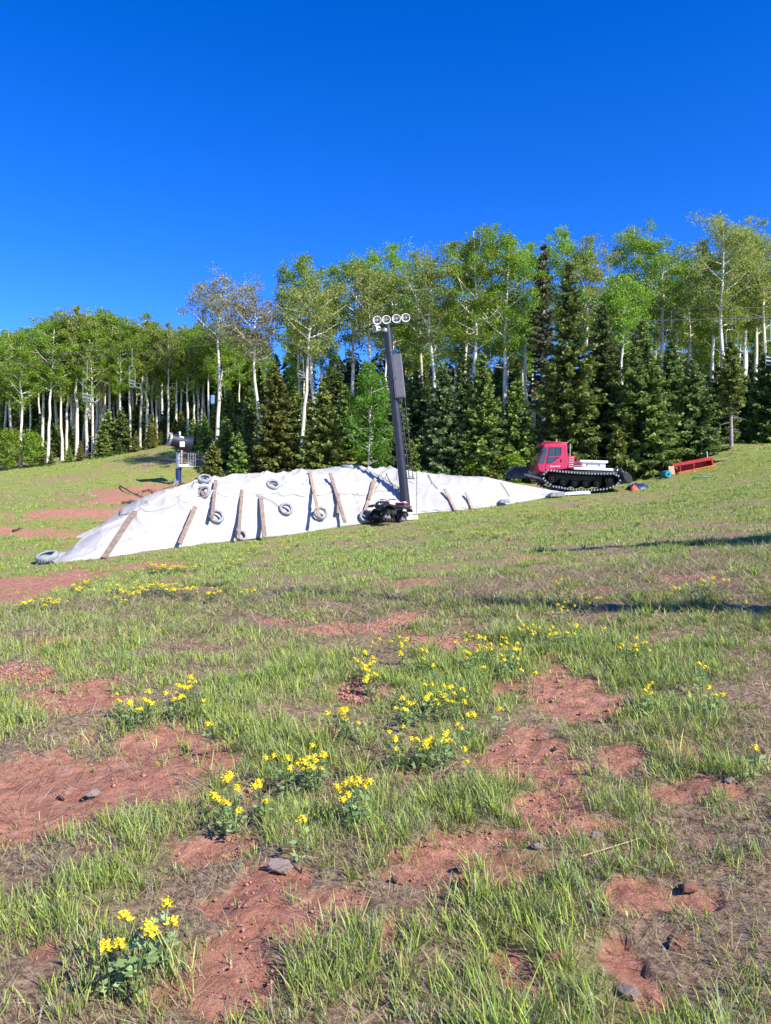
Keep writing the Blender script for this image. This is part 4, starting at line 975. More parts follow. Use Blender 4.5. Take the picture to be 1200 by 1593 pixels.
for i, (px, Y, yt, lab) in enumerate(((14,56.2,668,'bright green leafy bush at the left edge of the photo'),(52,56.6,672,'bright green leafy bush right of the leftmost white trunk'),(735,45.5,712,'low bright green bush at the crest of the cover, right of the lamp pole'),(800,45,708,'low bright green bush left of the groomer blade'))):
    H = height_to(px, Y, yt)
    plant_tree('leafy_bush', lab, 'bush', aspen(520+i, H, .15, .62 if i < 2 else .5, 0, 2200, 'green', .03), 'aspen_bark', 'aspen_leaf', px, Y)

# repeats: the left grove and the depth of the wood
AV = [aspen(600+i, 13.0, (.54,.60,.66,.50,.58,.63)[i], (1.5,1.7,1.4,1.8,1.6,1.5)[i], (.4,-.5,.2,-.2,.6,0)[i], 7500, ('green','green','olive','green','green','green')[i], r0=.15) for i in range(6)]
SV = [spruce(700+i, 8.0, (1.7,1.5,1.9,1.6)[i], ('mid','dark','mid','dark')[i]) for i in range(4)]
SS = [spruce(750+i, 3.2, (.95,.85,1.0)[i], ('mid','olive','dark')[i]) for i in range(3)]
ap = [plant_tree('aspen_tree', '', '', m_, 'aspen_bark', 'aspen_leaf', 0, 60) for m_ in AV]
sp_ = [plant_tree('spruce_tree', '', '', m_, 'bark_dark', 'needle', 0, 60) for m_ in SV]
ss_ = [plant_tree('spruce_tree', '', '', m_, 'bark_dark', 'needle', 0, 60) for m_ in SS]
used = set()
def place(proto, base_H, px, Y, H, label, cat, group, rz):
    if proto.name in used: o = copy_tree(proto)
    else: o = proto; used.add(proto.name)
    x, y_, z_ = at(px, Y); o.location = (x, y_, z_-.05); s = H/base_H; o.scale = (s*random.uniform(.9,1.1),)*2+(s,); o.rotation_euler = (0,0,rz)
    tag(o, label, cat, group)
random.seed(11)
FRONT = [(20,61,512),(75,58.5,500),(88,63,494),(112,62,488),(135,61,495),(160,64,492),(190,60.5,500),(218,62,503),(262,61.5,512),(292,62.5,510),(310,64,506),(325,61.5,500),(-60,62,505),(-25,60,515),(8,63,520),(33,57.5,517),(47,61,512),(67,60,498),(97,59,492),(104,60,497),(120,59.5,490),(145,59.5,500),(149,63,490),(172,62,488),(203,61,505),(209,64,505),(229,62,508),(238,63,512),(250,66,515),(274,63,510),(282,64,512),(302,63,515),(318,66,508),(345,62,500),(353,64,492),(372,63,510),(380,66,500)]
for i, (px, Y, yt) in enumerate(FRONT):
    H = height_to(px, Y, yt+random.uniform(-22,16))
    place(ap[i % 6], 13.0, px, Y, H, 'slender white trunked aspen in the front rows of the left grove', 'aspen', 'aspens in the left grove', random.uniform(0,6.28))
for i in range(58):
    px = random.uniform(-140, 420); Y = random.uniform(63, 86); H = height_to(px, Y, random.uniform(498,552)); H = max(H, 9)
    place(random.choice(ap), 13.0, px, Y, H, 'aspen deep in the shade of the left grove', 'aspen', 'aspens deeper in the left grove', random.uniform(0,6.28))
for i in range(40):
    px = random.uniform(430, 1330); Y = random.uniform(60, 85); yt = float(np.interp(px, [430,560,700,850,1000,1100,1330], [470,440,430,430,430,440,400]))+random.uniform(-15,50)
    place(random.choice(ap), 13.0, px, Y, height_to(px, Y, yt), 'aspen in the depth of the wood behind the spruces', 'aspen', 'aspens deeper in the wood', random.uniform(0,6.28))
for i in range(75):
    px = random.uniform(400, 1360); Y = random.uniform(50, 80); yt = random.uniform(545,640)
    H = max(3.0, height_to(px, Y, yt))
    place(random.choice(sp_), 8.0, px, Y, H, 'dark spruce in the depth of the wood', 'spruce', 'spruces deeper in the wood', random.uniform(0,6.28))
for i in range(60):
    px = random.uniform(-130, 420); Y = random.uniform(63, 100); H = random.uniform(3.5,8.5)
    place(random.choice(sp_), 8.0, px, Y, H, 'dark spruce growing among the trunks of the left grove', 'spruce', 'spruces inside the left grove', random.uniform(0,6.28))
for i in range(52):
    px = random.uniform(-60, 400); Y = random.uniform(59.5, 66); H = random.uniform(1.2,3.8)
    if 258 < px < 300 and Y < 61: continue
    place(random.choice(ss_), 3.2, px, Y, H, 'small young spruce at the foot of the left grove', 'spruce', 'young spruces under the left grove', random.uniform(0,6.28))
for px, Y, H in ((80,57.5,1.0),(108,57.3,1.3),(125,57.6,1.5),(160,58.3,2.6),(185,58.6,1.2),(212,59,1.6),(235,59.5,1.8),(62,57,1.8),(300,56,2.3),(318,55.5,2.6),(352,53,2.4),(388,50,2.6),(420,48,1.6),(1095,46,2.0),(1110,47,1.2),(1175,52,2.6),(560,45.5,1.6),(590,45.5,2.2),(640,45.5,2.4),(715,45.2,1.8),(770,45.2,2.6),(830,45,2.0),(925,45,2.2),(960,44.6,3.2)):
    place(random.choice(ss_), 3.2, px, Y, H, 'small young spruce on the open edge of the wood', 'spruce', 'young spruces along the wood edge', random.uniform(0,6.28))
# far dark wood closing the view between the trunks
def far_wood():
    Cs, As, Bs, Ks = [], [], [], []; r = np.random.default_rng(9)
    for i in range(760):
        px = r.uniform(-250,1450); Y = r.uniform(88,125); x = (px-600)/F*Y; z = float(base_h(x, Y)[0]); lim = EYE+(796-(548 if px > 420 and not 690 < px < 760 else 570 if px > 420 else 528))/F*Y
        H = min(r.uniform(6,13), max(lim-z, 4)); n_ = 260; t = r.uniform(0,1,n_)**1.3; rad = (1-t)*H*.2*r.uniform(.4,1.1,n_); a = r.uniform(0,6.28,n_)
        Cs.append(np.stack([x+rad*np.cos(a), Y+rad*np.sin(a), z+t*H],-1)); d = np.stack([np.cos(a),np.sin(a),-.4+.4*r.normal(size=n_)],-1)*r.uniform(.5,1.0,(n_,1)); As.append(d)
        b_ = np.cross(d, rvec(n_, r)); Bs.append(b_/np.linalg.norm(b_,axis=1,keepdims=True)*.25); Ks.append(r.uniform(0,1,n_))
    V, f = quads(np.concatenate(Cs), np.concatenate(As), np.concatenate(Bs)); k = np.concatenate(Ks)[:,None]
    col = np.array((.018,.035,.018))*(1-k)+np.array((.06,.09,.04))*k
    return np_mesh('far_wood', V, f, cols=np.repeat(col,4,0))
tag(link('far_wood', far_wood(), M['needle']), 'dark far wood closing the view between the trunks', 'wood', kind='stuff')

# ------------------------------------------------------------------ chairlift
def rope_y(px): return float(np.interp(px, [-100,0,200,430,600,700,940,1200,1330], [580,570,551,523,506,502,500,494,490]))
def rope_y2(px): return float(np.interp(px, [-100,0,200,430,600,700,940,1200,1330], [566,557,540,510,491,486,481,478,476]))
def rope_Y(px): return 54-px*.0047
def rope_Y2(px): return 57.5-px*.0047
def smooth(fn, px): return sum(fn(px+d) for d in (-60,-40,-20,0,20,40,60))/7
def rpt(px, second=False):
    return Vector(ray(px, smooth(rope_y2 if second else rope_y, px), (rope_Y2 if second else rope_Y)(px)))
for sec, lab in ((False,'lower steel haul rope of the chairlift crossing in front of the wood'),(True,'upper steel haul rope of the chairlift crossing in front of the wood')):
    mb = MB(); mb.tube([rpt(px, sec) for px in range(-100,1331,22)], .021, 6); tag(mb.build('lift_rope', M['cable']), lab, 'cable')
def chair_proto():
    o = thing('lift_chair', '', '', (0,0,0))
    mb = MB(); mb.box((0,0,-.03), (.22,.08,.12)); mb.build('grip', M['dark_steel'], o, .01)
    mb = MB(); mb.tube([(0,0,0),(0,.02,-.8),(0,0,-1.45)], .028, 8).tube([(-.5,0,-1.62),(-.4,0,-1.5),(0,0,-1.45),(.4,0,-1.5),(.5,0,-1.62)], .024, 8); mb.build('hanger', M['chair'], o)
    for s in (1,-1): mb = MB(); mb.tube([(s*.5,0,-1.62),(s*.5,0,-2.95),(s*.5,-.1,-3.05),(s*.5,-.5,-3.07)], .025, 8).tube([(s*.5,-.02,-2.62),(s*.5,-.45,-2.66),(s*.5,-.48,-3.05)], .022, 6); mb.build('side_rail', M['chair'], o)
    mb = MB(); mb.box((0,-.28,-3.03), (.96,.46,.05))
    for k in range(4): mb.box((0,-.1-.12*k,-2.995), (.94,.07,.02))
    mb.build('seat', M['chair'], o, .01)
    mb = MB()
    for z_ in (-2.5,-2.72): mb.box((0,.02,z_), (.96,.03,.1))
    mb.build('backrest', M['chair'], o, .01)
    return o
ch0 = chair_proto(); first = True
CH = [(136,0,72,'chairlift chair at the far left among the white trunks'),(206,1,80,'chairlift chair seen nearly edge on, second from the left'),(468,0,75,'chairlift chair beside the bent aspen'),(541,1,75,'chairlift chair just left of the floodlights'),
      (771,0,40,'chairlift chair between the tall middle aspens'),(853,1,30,'chairlift chair in front of the half dead spruce'),(1045,1,25,'chairlift chair above the broad spruce right of the groomer'),(1139,1,20,'chairlift chair in front of the tallest pale aspen'),(1199,0,30,'chairlift chair at the right edge of the photo')]
for px, sec, rz, lab in CH:
    o = ch0 if first else copy_tree(ch0); first = False
    o.location = rpt(px, bool(sec)); o.rotation_euler = (0,0,R(rz)); o.scale = (.88,.88,1.0) if px < 300 else (1,1,1)
    tag(o, lab, 'lift chair', 'chairs hanging on the chairlift')
# blue panel fixed to a trunk
x_, y_, z_ = at(331, 56.2); mb = MB(); mb.box((0,0,0), (.28,.05,.62)).box((0,.03,0), (.06,.03,.7)); o = mb.build('trail_sign', M['blue_sign'], None, .02); o.location = (x_, y_, EYE+(796-621)/F*56.2); o.rotation_euler = (0,0,R(-15)); tag(o, 'small light blue panel fixed to the tall half bare aspen', 'sign')

# ------------------------------------------------------------------ what stands behind the photographer's right shoulder and throws the long shadows
def shade_base(px, py, H):
    x, y_ = bpt(px, py); h = H*.97
    for _ in range(4):
        L_ = h/math.tan(R(SUN_EL)); bx_ = x+L_*math.cos(R(SUN_TH)); by_ = y_-L_*math.sin(R(SUN_TH)); h = H+h1(bx_, by_)-float(base_h(x, y_)[0])
    return bx_, by_, h1(bx_, by_)
plant_tree('spruce_tree', 'narrow spruce outside the right edge whose pointed shadow falls across the slope', 'spruce', spruce(811, 14.0, 2.4, 'mid'), 'bark_dark', 'needle', 0, 0, loc=shade_base(820, 857, 14.0))
sx_, sy_, sz_ = shade_base(322, 917, 13.0)
snag = thing('dead_trunk', 'dead standing trunk outside the right edge whose thin shadow crosses the meadow', 'dead tree', (sx_, sy_, sz_))
mb = MB(); mb.tube([(0,0,-.2),(.05,.03,4),(-.04,0,8),(.03,.05,11),(0,0,13.0)], [.16,.16,.155,.15,.11], 10)
for k in range(16):
    z_ = 5.5+k*.45; a = k*2.4; L_ = .5+.35*((k*7) % 5)/4; mb.tube([(0,0,z_),(math.cos(a)*L_*.6,math.sin(a)*L_*.6,z_+.1),(math.cos(a)*L_,math.sin(a)*L_,z_+.25)], [.04,.028,.01], 5)
mb.build('trunk', M['bark_grey'], snag)

# ------------------------------------------------------------------ fallen wood
def branch(pts, rad, label, m_='deadwood', twigs=4, cat_='branch', name='fallen_branch', lift=.03):
    P = []
    for i, (px, py) in enumerate(pts):
        x, y_, z_ = gpt(px, py); P.append(Vector((x, y_, z_+lift+rad)))
    mb = MB(); n_ = len(P); mb.tube(P, [rad*(1-.6*i/(n_-1)) for i in range(n_)], 8)
    r = random.Random(len(label)+int(pts[0][0]))
    for k in range(twigs):
        t = r.uniform(.2,.95); i = min(int(t*(n_-1)), n_-2); b0 = P[i].lerp(P[i+1], t*(n_-1)-i); e = b0+Vector((r.uniform(-1,1), r.uniform(-.5,.5), r.uniform(.0,.5)))*rad*6
        mb.tube([b0, b0.lerp(e,.5)+Vector((0,0,rad)), e], [rad*.45, rad*.3, rad*.1], 5)
    return tag(mb.build(name, M[m_]), label, cat_)
branch([(187,757),(205,768),(226,777)], .045, 'dark dead branch slanting down the red bank left of the cover', 'burnt')
branch([(190,784),(212,783),(225,778)], .055, 'dark dead branch lying level on the red bank below the slanting one', 'burnt')
branch([(222,766),(232,763),(239,769)], .045, 'curled dark dead branch end nearest the cover on the red bank', 'burnt')
branch([(20,828),(36,824)], .04, 'short dark stick on the far left red soil', 'burnt', 2)
branch([(100,712),(88,718),(76,722)], .12, 'grey fallen log at the foot of the left grove', 'deadwood', 6, 'log', 'fallen_log')
branch([(312,698),(325,692),(345,686)], .10, 'pale fallen log right of the snow gun', 'deadwood', 3, 'log', 'fallen_log')
branch([(15,703),(25,716),(32,727)], .06, 'thin grey dead stem leaning at the leftmost trunk', 'deadwood', 3)
branch([(255,760),(270,756),(300,752)], .05, 'bundle of dry sticks at the base of the snow gun', 'deadwood', 8)
branch([(105,868),(118,858),(135,845)], .07, 'brown plank edge peeping from under the left tip of the cover', 'wood', 0, 'plank', 'ground_plank', -.02)
for pts, lab in (([(1088,1153),(1105,1163),(1122,1163)],'pale bleached twig in the grass at the right edge'),([(690,1205),(712,1190)],'thin dry stalk in the grass left of the middle soil patch'),([(905,1340),(1000,1310),(1080,1345)],'long dry straw stalk arching in the lower right grass')):
    branch(pts, .0032, lab, 'tan', 2, 'twig', 'dry_twig', .02)

# ------------------------------------------------------------------ stones
def rock_mesh(seed):
    bm = bmesh.new(); bmesh.ops.create_icosphere(bm, subdivisions=3, radius=1); r = np.random.default_rng(seed)
    pl = [(Vector(v), r.uniform(.55,.9)) for v in rvec(11, r)]
    for v in bm.verts:
        for n_, d_ in pl:
            k = v.co.dot(n_)
            if k > d_: v.co -= n_*(k-d_)*.9
        v.co *= 1+.05*r.normal()
    me = bpy.data.meshes.new('stone'); bm.to_mesh(me); bm.free(); me.polygons.foreach_set('use_smooth', np.ones(len(me.polygons), bool)); me.set_sharp_from_angle(angle=R(28)); return me
RM = [rock_mesh(900+i) for i in range(5)]; RG = [m_.copy() for m_ in RM]
for m_ in RM: m_.materials.append(M['rock'])
for m_ in RG: m_.materials.append(M['rock_grey'])
STN = [(433,1353,.085,1,'pink grey stone at the top of the lower left soil strip'),(145,1238,.07,1,'flat pale stone lying on the open red soil at the left'),(724,1352,.05,0,'red stone at the top left of the stone cluster in the lower middle'),(738,1375,.045,1,'grey stone in the cluster of stones in the lower middle'),
       (720,1376,.04,0,'small red stone left of the grey one in the lower middle'),(838,1318,.045,1,'grey stone in the grass right of the lower middle soil'),(862,1492,.06,0,'red stone beside a dark hollow near the bottom middle'),(1056,1476,.055,0,'dark red stone near the bottom right corner, left of another'),
       (1060,1463,.045,0,'red stone right above the dark red one in the bottom right'),(1073,1385,.055,0,'red stone in the grass at the lower right edge'),(975,1548,.06,1,'pinkish stone at the bottom right edge of the photo'),(622,1494,.06,0,'red stone at the bottom left of the middle grass'),
       (930,1303,.05,1,'pale stone on the right soil strip'),(1135,1215,.04,1,'pale stone by the dry stalk near the right edge'),(372,1349,.03,1,'small grey stone left of the pink grey one'),(98,1240,.045,0,'red lump of stone left of the flat pale one'),(760,1390,.035,0,'small red stone right of the lower middle cluster'),
       (1030,1312,.035,0,'small red stone on the right soil strip'),(620,1372,.04,0,'red stone in the sparse grass of the lower middle'),(385,1345,.035,0,'small red stone just left of the pink grey one'),(865,1165,.035,0,'small red stone on the middle soil patch'),(905,1110,.03,0,'small red stone at the top of the middle soil patch')]
for i, (px, py, s, k, lab) in enumerate(STN):
    x, y_, z_ = gpt(px, py); o = tag(link('stone', (RG if k else RM)[i % 5], None), lab, 'stone', 'stones lying in the meadow')
    o.location = (x, y_, z_+s*.22); s *= .66; o.scale = (s*1.15, s*.9, s*.6); o.rotation_euler = (random.uniform(-.2,.2), random.uniform(-.2,.2), random.uniform(0,6))
# crumbs of soil and gravel
def crumbs():
    r = np.random.default_rng(5); n_ = 90000; Y = np.sqrt(r.uniform(1.5**2, 12**2, n_)); X = r.uniform(-1,1,n_)*(.6*Y+.6); s_ = soil_mask(X, Y); k = r.uniform(0,1,n_) < s_*.9*sstep(.36,.60,fbm(X*1.9, Y*1.9, 210, 3)); X, Y = X[k], Y[k]; n_ = len(X); Z = gh(X, Y)-.017
    oc = np.array([(1,0,0),(0,1,0),(-1,0,0),(0,-1,0),(0,0,1),(0,0,-1)], float); fc = np.array([(0,1,4),(1,2,4),(2,3,4),(3,0,4),(1,0,5),(2,1,5),(3,2,5),(0,3,5)])
    sz = np.minimum(.0028*r.uniform(.10,1,n_)**-.85, .017)*np.clip(Y/4, .8, 1.6)
    V = oc[None]*sz[:,None,None]*r.uniform(.5,1.2,(n_,6,1)); a = r.uniform(0,6.28,n_); ca, sa = np.cos(a)[:,None], np.sin(a)[:,None]
    V = np.stack([V[:,:,0]*ca-V[:,:,1]*sa, V[:,:,0]*sa+V[:,:,1]*ca, V[:,:,2]*.7], -1)+np.stack([X,Y,Z+.014],-1)[:,None]
    return np_mesh('gravel', V.reshape(-1,3), None, (fc[None]+6*np.arange(n_)[:,None,None]).reshape(-1,3))
tag(link('gravel', crumbs(), M['crumb']), 'red soil crumbs and gravel on the bare patches', 'gravel', kind='stuff')

# ------------------------------------------------------------------ grass
def blade_arrays(P, az, H, W, lean, curve, col, r):
    n_ = len(P); d = np.stack([np.cos(az), np.sin(az), np.zeros(n_)], -1)
    fa = az+np.pi/2+r.normal(size=n_)*.7; sd = np.stack([np.cos(fa), np.sin(fa), np.zeros(n_)], -1)
    ts = (0,.42,.78,1.0); ws = (.75,1.0,.62,0); V = []
    for t, q in zip(ts, ws):
        c = P+d*(H*(lean*t+curve*t*t))[:,None]; c[:,2] += H*(t-.45*curve*t*t*np.clip(lean+curve,0,1))
        if q: V += [c-sd*(W*q*.5)[:,None], c+sd*(W*q*.5)[:,None]]
        else: V += [c]
    V = np.stack(V, 1); b_ = 7*np.arange(n_)[:,None]
    f4 = np.concatenate([b_+np.array([0,1,3,2]), b_+np.array([2,3,5,4])]); f3 = b_+np.array([4,5,6])
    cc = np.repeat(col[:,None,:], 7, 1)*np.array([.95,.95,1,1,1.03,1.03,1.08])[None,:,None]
    return V.reshape(-1,3), f4, f3, cc.reshape(-1,3)
GREENS = np.array([(.265,.36,.05),(.34,.42,.07),(.20,.30,.055),(.39,.425,.125),(.28,.35,.16)])
DRY = np.array([(.42,.34,.19),(.36,.28,.16),(.48,.41,.27),(.30,.27,.15)])
def grass_band(seed, y0, y1, dens, nb, Hs, Ws, dryf, spread, wmul=.60):
    r = np.random.default_rng(seed)
    area = wmul*(y1*y1-y0*y0)+2.2*(y1-y0); n_ = int(area*dens)
    Y = np.sqrt(r.uniform(y0*y0, y1*y1, n_)); X = r.uniform(-1,1,n_)*(wmul*Y+1.0)
    s_ = soil_mask(X, Y); lu_ = lush(X, Y); cl_ = fbm(X*2.3, Y*2.3, 120, 3)
    keep = r.uniform(0,1,n_) < (1-s_*.84)*np.clip(.84+2.0*(lu_-.49)+2.8*(cl_-.47)+.15*(Y > 12), .22, 1)
    for rt in SHADE_LINES_W:
        m = (Y > 5) & (Y < 26)
    keep &= ~((Y > 20) & inside_pile(X, Y))
    X, Y, s_, lu_, cl_ = X[keep], Y[keep], s_[keep], lu_[keep], cl_[keep]; n_ = len(X)
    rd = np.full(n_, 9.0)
    for rt in SHADE_LINES_W: rd = np.minimum(rd, seg_sd(X, Y, rt)[0])
    th = np.clip(.66+2.4*(lu_-.49)+1.8*(cl_-.47), .25, 1.3)*(1-.45*s_)*(1+.25*np.exp(-(rd/.35)**2)); tdry = np.clip(dryf-.06*(Y > 12)+2.6*(.475-lu_)+.25*r.normal(size=n_), .03, .92)
    tdry = np.where(rd < .5, tdry*.3, tdry)
    k = r.poisson(nb*np.clip(th,.4,1.2)); ii = np.repeat(np.arange(n_), k); m_ = len(ii)
    sp = spread*(.4+.8*r.uniform(0,1,n_))[ii]; a = r.uniform(0,6.28,m_); q = np.sqrt(r.uniform(0,1,m_))*sp
    bxx = X[ii]+q*np.cos(a); byy = Y[ii]+q*np.sin(a); bz = gh(bxx, byy)-.008
    H = Hs*th[ii]*r.uniform(.3,1.0,m_)*(1+.5*(r.uniform(0,1,n_) < .15)[ii]); W = Ws*r.uniform(.55,1.3,m_)
    wind = 2.7
    az = np.where(r.uniform(0,1,m_) < .22, wind+r.normal(size=m_)*.6, a+r.normal(size=m_)*.5)
    isd = r.uniform(0,1,m_) < tdry[ii]
    gi = (r.integers(0,5,n_)[ii]+r.integers(0,2,m_)) % 5
    shade_dk = np.where((rd[ii] < .45), .85, 1.0)[:,None]  # darker growth plus painted shade along the two shadow streaks
    col = shade_dk*np.where(isd[:,None], DRY[r.integers(0,4,m_)], GREENS[gi])*r.uniform(.7,1.2,(m_,1))*(1+.12*r.normal(size=(n_,1))[ii])
    H = np.where(isd, H*.65, H); W = np.where(isd, W*.6, W)
    lean = np.abs(r.normal(size=m_))*.20+.05+isd*r.uniform(0,.7,m_); cv = r.uniform(.0,.55,m_)
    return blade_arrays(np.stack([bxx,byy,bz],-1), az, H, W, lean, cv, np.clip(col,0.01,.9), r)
def straw_band(seed, y0, y1, n_):
    r = np.random.default_rng(seed); Y = np.sqrt(r.uniform(y0*y0, y1*y1, n_)); X = r.uniform(-1,1,n_)*(.6*Y+1.0); s_ = soil_mask(X, Y); k = r.uniform(0,1,n_) < .14+.86*(1-s_)*np.clip(1.6-2*lush(X,Y)+.6*fbm(X*2.3,Y*2.3,140,3)-.2, .15, 1)
    X, Y = X[k], Y[k]; n_ = len(X); P = np.stack([X, Y, gh(X, Y)+.004+r.uniform(0,.012,n_)], -1)
    L_ = r.uniform(.04,.22,n_)*np.clip(Y/5,.8,2); return blade_arrays(P, r.uniform(0,6.28,n_), L_*.35, np.clip(.0016*Y/2.5,.0018,.006)*r.uniform(.7,1.6,n_), r.uniform(1.6,3.2,n_), r.uniform(-.5,.2,n_), DRY[r.integers(0,4,n_)]*r.uniform(.5,1.15,(n_,1)), r)
def join_blades(parts):
    Vs, F4, F3, Cs = [], [], [], []; o = 0
    for V, f4, f3, c in parts: Vs.append(V); F4.append(f4+o); F3.append(f3+o); Cs.append(c); o += len(V)
    return np_mesh('grass', np.concatenate(Vs), np.concatenate(F4), np.concatenate(F3), cols=np.concatenate(Cs))
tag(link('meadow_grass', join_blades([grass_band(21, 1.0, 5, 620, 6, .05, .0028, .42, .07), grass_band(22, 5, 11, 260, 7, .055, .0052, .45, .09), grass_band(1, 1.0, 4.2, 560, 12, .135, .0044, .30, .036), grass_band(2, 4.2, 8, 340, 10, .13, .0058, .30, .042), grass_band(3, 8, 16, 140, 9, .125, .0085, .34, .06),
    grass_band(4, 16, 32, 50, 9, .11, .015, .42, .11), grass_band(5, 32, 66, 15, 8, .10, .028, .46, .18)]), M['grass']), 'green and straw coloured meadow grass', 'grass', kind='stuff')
tag(link('dry_straw', join_blades([straw_band(6, 1.2, 5, 34000), straw_band(7, 5, 13, 34000)]), M['grass']), 'flattened dry straw between the tufts', 'straw', kind='stuff')

# ------------------------------------------------------------------ yellow pea flowers
def herb_meshes(seed, nst, H, simple=False):
    """returns foliage mesh and one flower mesh per stem"""
    r = np.random.default_rng(seed); Cs, As, Bs = [], [], []; mbs = MB(); fl = []
    for s in range(nst):
        az = r.uniform(0,6.28); q = r.uniform(0,.05)*(nst > 1)*(2.0 if simple else 1); b0 = np.array([math.cos(az)*q, math.sin(az)*q, -.01]); h_ = H*r.uniform(.75,1.1); ln = np.array([math.cos(az), math.sin(az), 0])*h_*r.uniform(.05,.3)
        def sp(t): return b0+ln*t*t+np.array([0,0,h_*t])
        mbs.tube([tuple(sp(t)) for t in (0,.35,.7,1.0)], [.0032,.003,.0025,.0015], 5, False)
        for k in range(4 if simple else 6):
            t = .12+.62*k/6+r.uniform(0,.05); p_ = sp(t); a = k*2.4+r.uniform(0,1); pet = np.array([math.cos(a), math.sin(a), .55]); pe = p_+pet*.022
            for da in (-.9,0,.9):
                d_ = np.array([math.cos(a+da), math.sin(a+da), .35+.3*r.normal()]); d_ /= np.linalg.norm(d_); L_ = r.uniform(.026,.05)
                B = np.cross(d_, np.array([0,0,1])+.3*r.normal(size=3)); B /= np.linalg.norm(B)
                Cs.append(pe); As.append(d_*L_); Bs.append(B*L_*.27)
        fm = MB(); nf = 9 if simple else 14
        for k in range(nf):
            t = .90+.125*k/nf; p_ = b0+ln*t*t+np.array([0,0,h_*t]); a = k*2.4+r.uniform(-.3,.3); od = Vector((math.cos(a), math.sin(a), .35+.5*k/nf)).normalized(); sc = .0132*(1.1-.45*k/nf)*r.uniform(.85,1.2)
            c_ = Vector(p_)+od*sc*(.6+.9*((k*7) % 5)/4); side = od.cross(Vector((0,0,1))).normalized(); up = side.cross(od)
            # banner petal (two halves folded), two wings and a keel
            fm.add([tuple(c_), tuple(c_+side*sc*.75+up*sc*.55+od*sc*.15), tuple(c_+up*sc*1.05-od*sc*.1), tuple(c_-side*sc*.75+up*sc*.55+od*sc*.15)], [(0,1,2),(0,2,3)])
            fm.add([tuple(c_), tuple(c_+side*sc*.4+od*sc*.7), tuple(c_+od*sc*1.25+up*sc*.1), tuple(c_+up*sc*.35+od*sc*.5), tuple(c_-side*sc*.4+od*sc*.7), tuple(c_-up*sc*.25+od*sc*.6)], [(0,1,2,3),(0,3,2,4),(0,5,2,1),(0,4,2,5)])
        me = bpy.data.meshes.new('flower_head'); me.from_pydata(fm.v, [], fm.f); me.update(); me.materials.append(M['petal']); fl.append(me)
    Cn, A, B = np.array(Cs), np.array(As), np.array(Bs); V, f = quads(Cn, A, B)
    n0 = len(V); sv = np.array(mbs.v); sf = np.array([q for q in mbs.f if len(q) == 4])
    k = r.uniform(0,1,(len(Cn),1)); col = np.repeat(np.array((.18,.29,.09))*(1-k)+np.array((.30,.40,.17))*k, 4, 0)
    return np_mesh('foliage', np.concatenate([V, sv]), np.concatenate([f, sf+n0]), cols=np.concatenate([col, np.tile((.12,.18,.06),(len(sv),1))])), fl
HV = [herb_meshes(40+i, (1,2,2,3,1)[i], (.20,.23,.22,.24,.19)[i]) for i in range(5)]
def herb_thing(v):
    o = thing('wildflower', '', '', (0,0,0)); link('foliage', v[0], M['herb'], o)
    for fm in v[1]: link('flower_head', fm, M['petal'], o)
    return o
hp = [herb_thing(v) for v in HV]; hused = set()
def flower(px, py, label, group='yellow wildflowers in the meadow', k=None, s=1.0, Hh=.19):
    p_ = hp[k if k is not None else random.randrange(5)]
    if p_.name in hused: o = copy_tree(p_)
    else: o = p_; hused.add(p_.name)
    x, y_ = _march(px, py, Hh*s, gh); z_ = h1(x, y_)
    o.location = (x, y_, z_); o.scale = (s,s,s*random.uniform(.9,1.1)); o.rotation_euler = (random.uniform(-.1,.1), random.uniform(-.1,.1), random.uniform(0,6.28)); tag(o, label, 'wildflower', group)
random.seed(5)
for px, py, k, lab in ((170,1472,0,'yellow wildflower leftmost in the bottom left clump'),(203,1476,2,'yellow wildflower with the largest head in the bottom left clump'),(222,1438,1,'yellow wildflower above the largest head in the bottom left clump'),(258,1411,0,'yellow wildflower topmost in the bottom left clump'),
                       (192,1465,0,'yellow wildflower between the leftmost and largest heads in the bottom left clump'),(469,1284,0,'single yellow wildflower alone above the lower middle soil strip'),(368,1220,2,'yellow wildflower at the right rim of the large left soil patch'),(493,1184,3,'yellow wildflower with clustered heads in the middle left grass'),
                       (330,1128,0,'single yellow wildflower above the large left soil patch'),(1172,1160,0,'single yellow wildflower at the right edge of the photo'),(1090,1040,1,'yellow wildflower alone in the upper right grass'),(775,1102,0,'single yellow wildflower left of the middle soil patch')):
    flower(px, py, lab, k=k)
NEAR = [(540,1232),(560,1231),(552,1245),(414,1227),(445,1198),(428,1188),(360,1248),(195,1092),(186,1088),(232,1090),(265,1082),(280,1070),(297,1066),(290,1072),(515,1108),(540,1114),(560,1126),(557,1020),(575,1030),(575,1045),(586,1050),(553,1032),(569,1040),(581,1060),(590,993),(603,990),(622,990),(625,1020),(630,1005),(663,1014),(657,1020),(613,1135),(616,1145),(610,1152),(640,1155),(652,1157),(662,1154),(671,1158),(628,1090),(637,1093),(622,1097),(657,1093),(683,1073),(702,1070),(720,1078),(711,1088),(690,1150),(683,1145),(735,1123),(718,1127),(732,1172),(725,988),(715,996),(745,998),(757,993),(760,1005),(757,1012),(749,1032),(788,993),(795,1003),(800,1012),(783,1008),(815,985),(825,978),(833,975),(823,1046),(794,1022),(870,945),(885,940),(905,932),(912,925),(925,930),(885,928),(878,948),(897,944),(975,1005),(985,1003),(1002,1010),(980,998),(1008,1080),(1104,1080),(865,980),(885,980),(942,978),(855,990),(905,978),(1070,910),(1110,898),(1125,905),(1155,928),(1140,930),(1045,928),(1090,905),(1099,900),(690,1090),(645,1098),(528,1112),(480,1190),(500,1180),(498,1192)]
NEAR += [(a+random.gauss(0,11), b+random.gauss(0,7)) for a, b in NEAR[::3]+NEAR[1::6]]
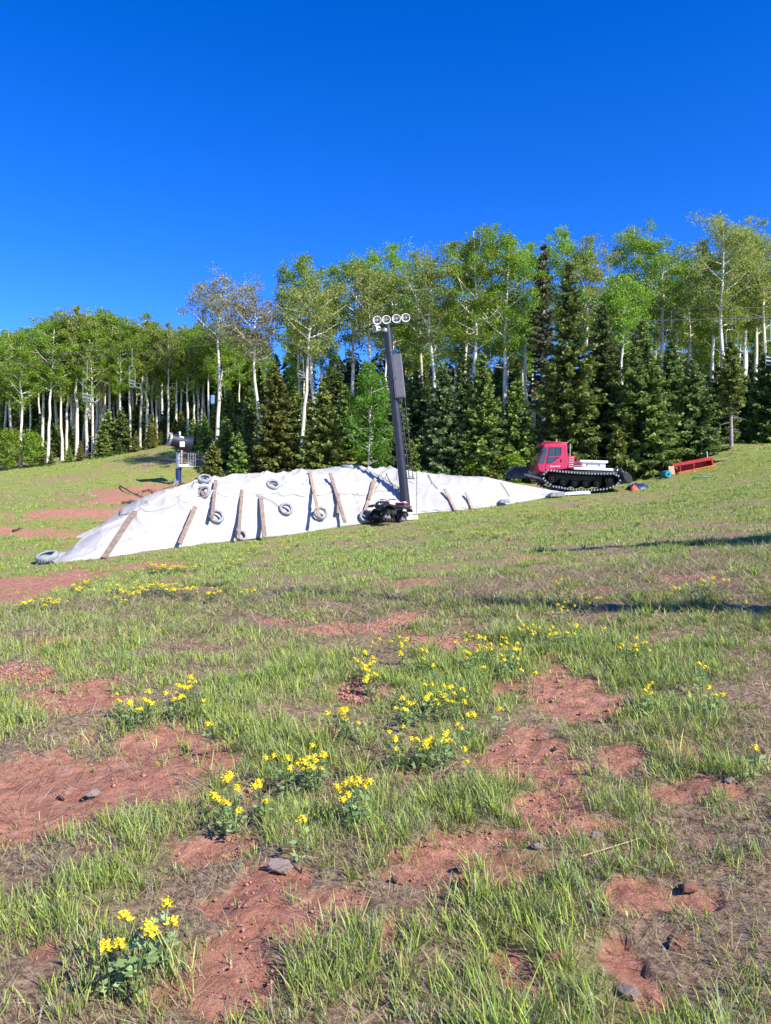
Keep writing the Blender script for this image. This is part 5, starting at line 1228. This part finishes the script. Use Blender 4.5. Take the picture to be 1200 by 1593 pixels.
for px, py in NEAR: flower(px, py, 'yellow wildflower in the loose patches of the open middle meadow', 'yellow wildflowers in the middle meadow', s=random.uniform(.68,.95))
FARP = [((265,877),40,6,22,'left'),((280,908),75,9,34,'left'),((215,918),30,6,8,'left'),((130,906),24,8,12,'left'),((60,930),45,9,14,'left'),((365,875),40,6,8,'left'),((390,856),30,8,8,'left'),((460,848),16,6,4,'left'),((825,797),18,5,12,'right'),((870,795),16,4,6,'right'),((750,826),24,5,8,'right'),((690,820),20,6,4,'right'),((885,818),20,6,6,'right'),((990,808),14,4,3,'right'),((560,838),40,8,6,'left'),((655,828),20,4,4,'right'),((930,785),25,4,4,'right'),((800,830),30,6,5,'right')]
# low two-material version for the far ones
def far_herb(seed):
    fo, fl = herb_meshes(seed, 5, .22, True); V = [v.co[:] for v in fo.vertices]; nf = len(V); Fc = [tuple(p.vertices) for p in fo.polygons]; n0 = len(Fc)
    for m_ in fl: b_ = len(V); V += [v.co[:] for v in m_.vertices]; Fc += [tuple(i+b_ for i in p.vertices) for p in m_.polygons]
    me = bpy.data.meshes.new('wildflower'); me.from_pydata(V, [], Fc); me.update(); me.materials.append(M['herb']); me.materials.append(M['petal'])
    me.polygons.foreach_set('material_index', np.array([0]*n0+[1]*(len(Fc)-n0), np.int32))
    a = me.color_attributes.new('Col','FLOAT_COLOR','POINT'); c4 = np.tile(np.array((.13,.2,.09,1),np.float32),(len(V),1)); a.data.foreach_set('color', c4.ravel()); return me
FH = [far_herb(60+i) for i in range(3)]
for (px, py), rx, ry, n_, side in FARP:
    for k in range(int(n_*.6+.5)):
        a = px+random.gauss(0,rx*.55); b_ = py+random.gauss(0,ry*.55); x, y_ = _march(a, b_, .2, gh)
        if y_ > 20 and inside_pile(np.array([x]), np.array([y_]), .3)[0]: continue
        o = link('wildflower', FH[k % 3], None); o.location = (x, y_, h1(x, y_)); s = random.uniform(.7,1.15); o.scale = (s*1.15,s*1.15,s*.9); o.rotation_euler = (0,0,random.uniform(0,6.28))
        tag(o, 'small yellow wildflower in the far patches below the '+('left half of the white cover' if side == 'left' else 'lamp pole and the groomer'), 'wildflower', 'yellow wildflowers far off below the '+('left half of the cover' if side == 'left' else 'right half of the cover'))
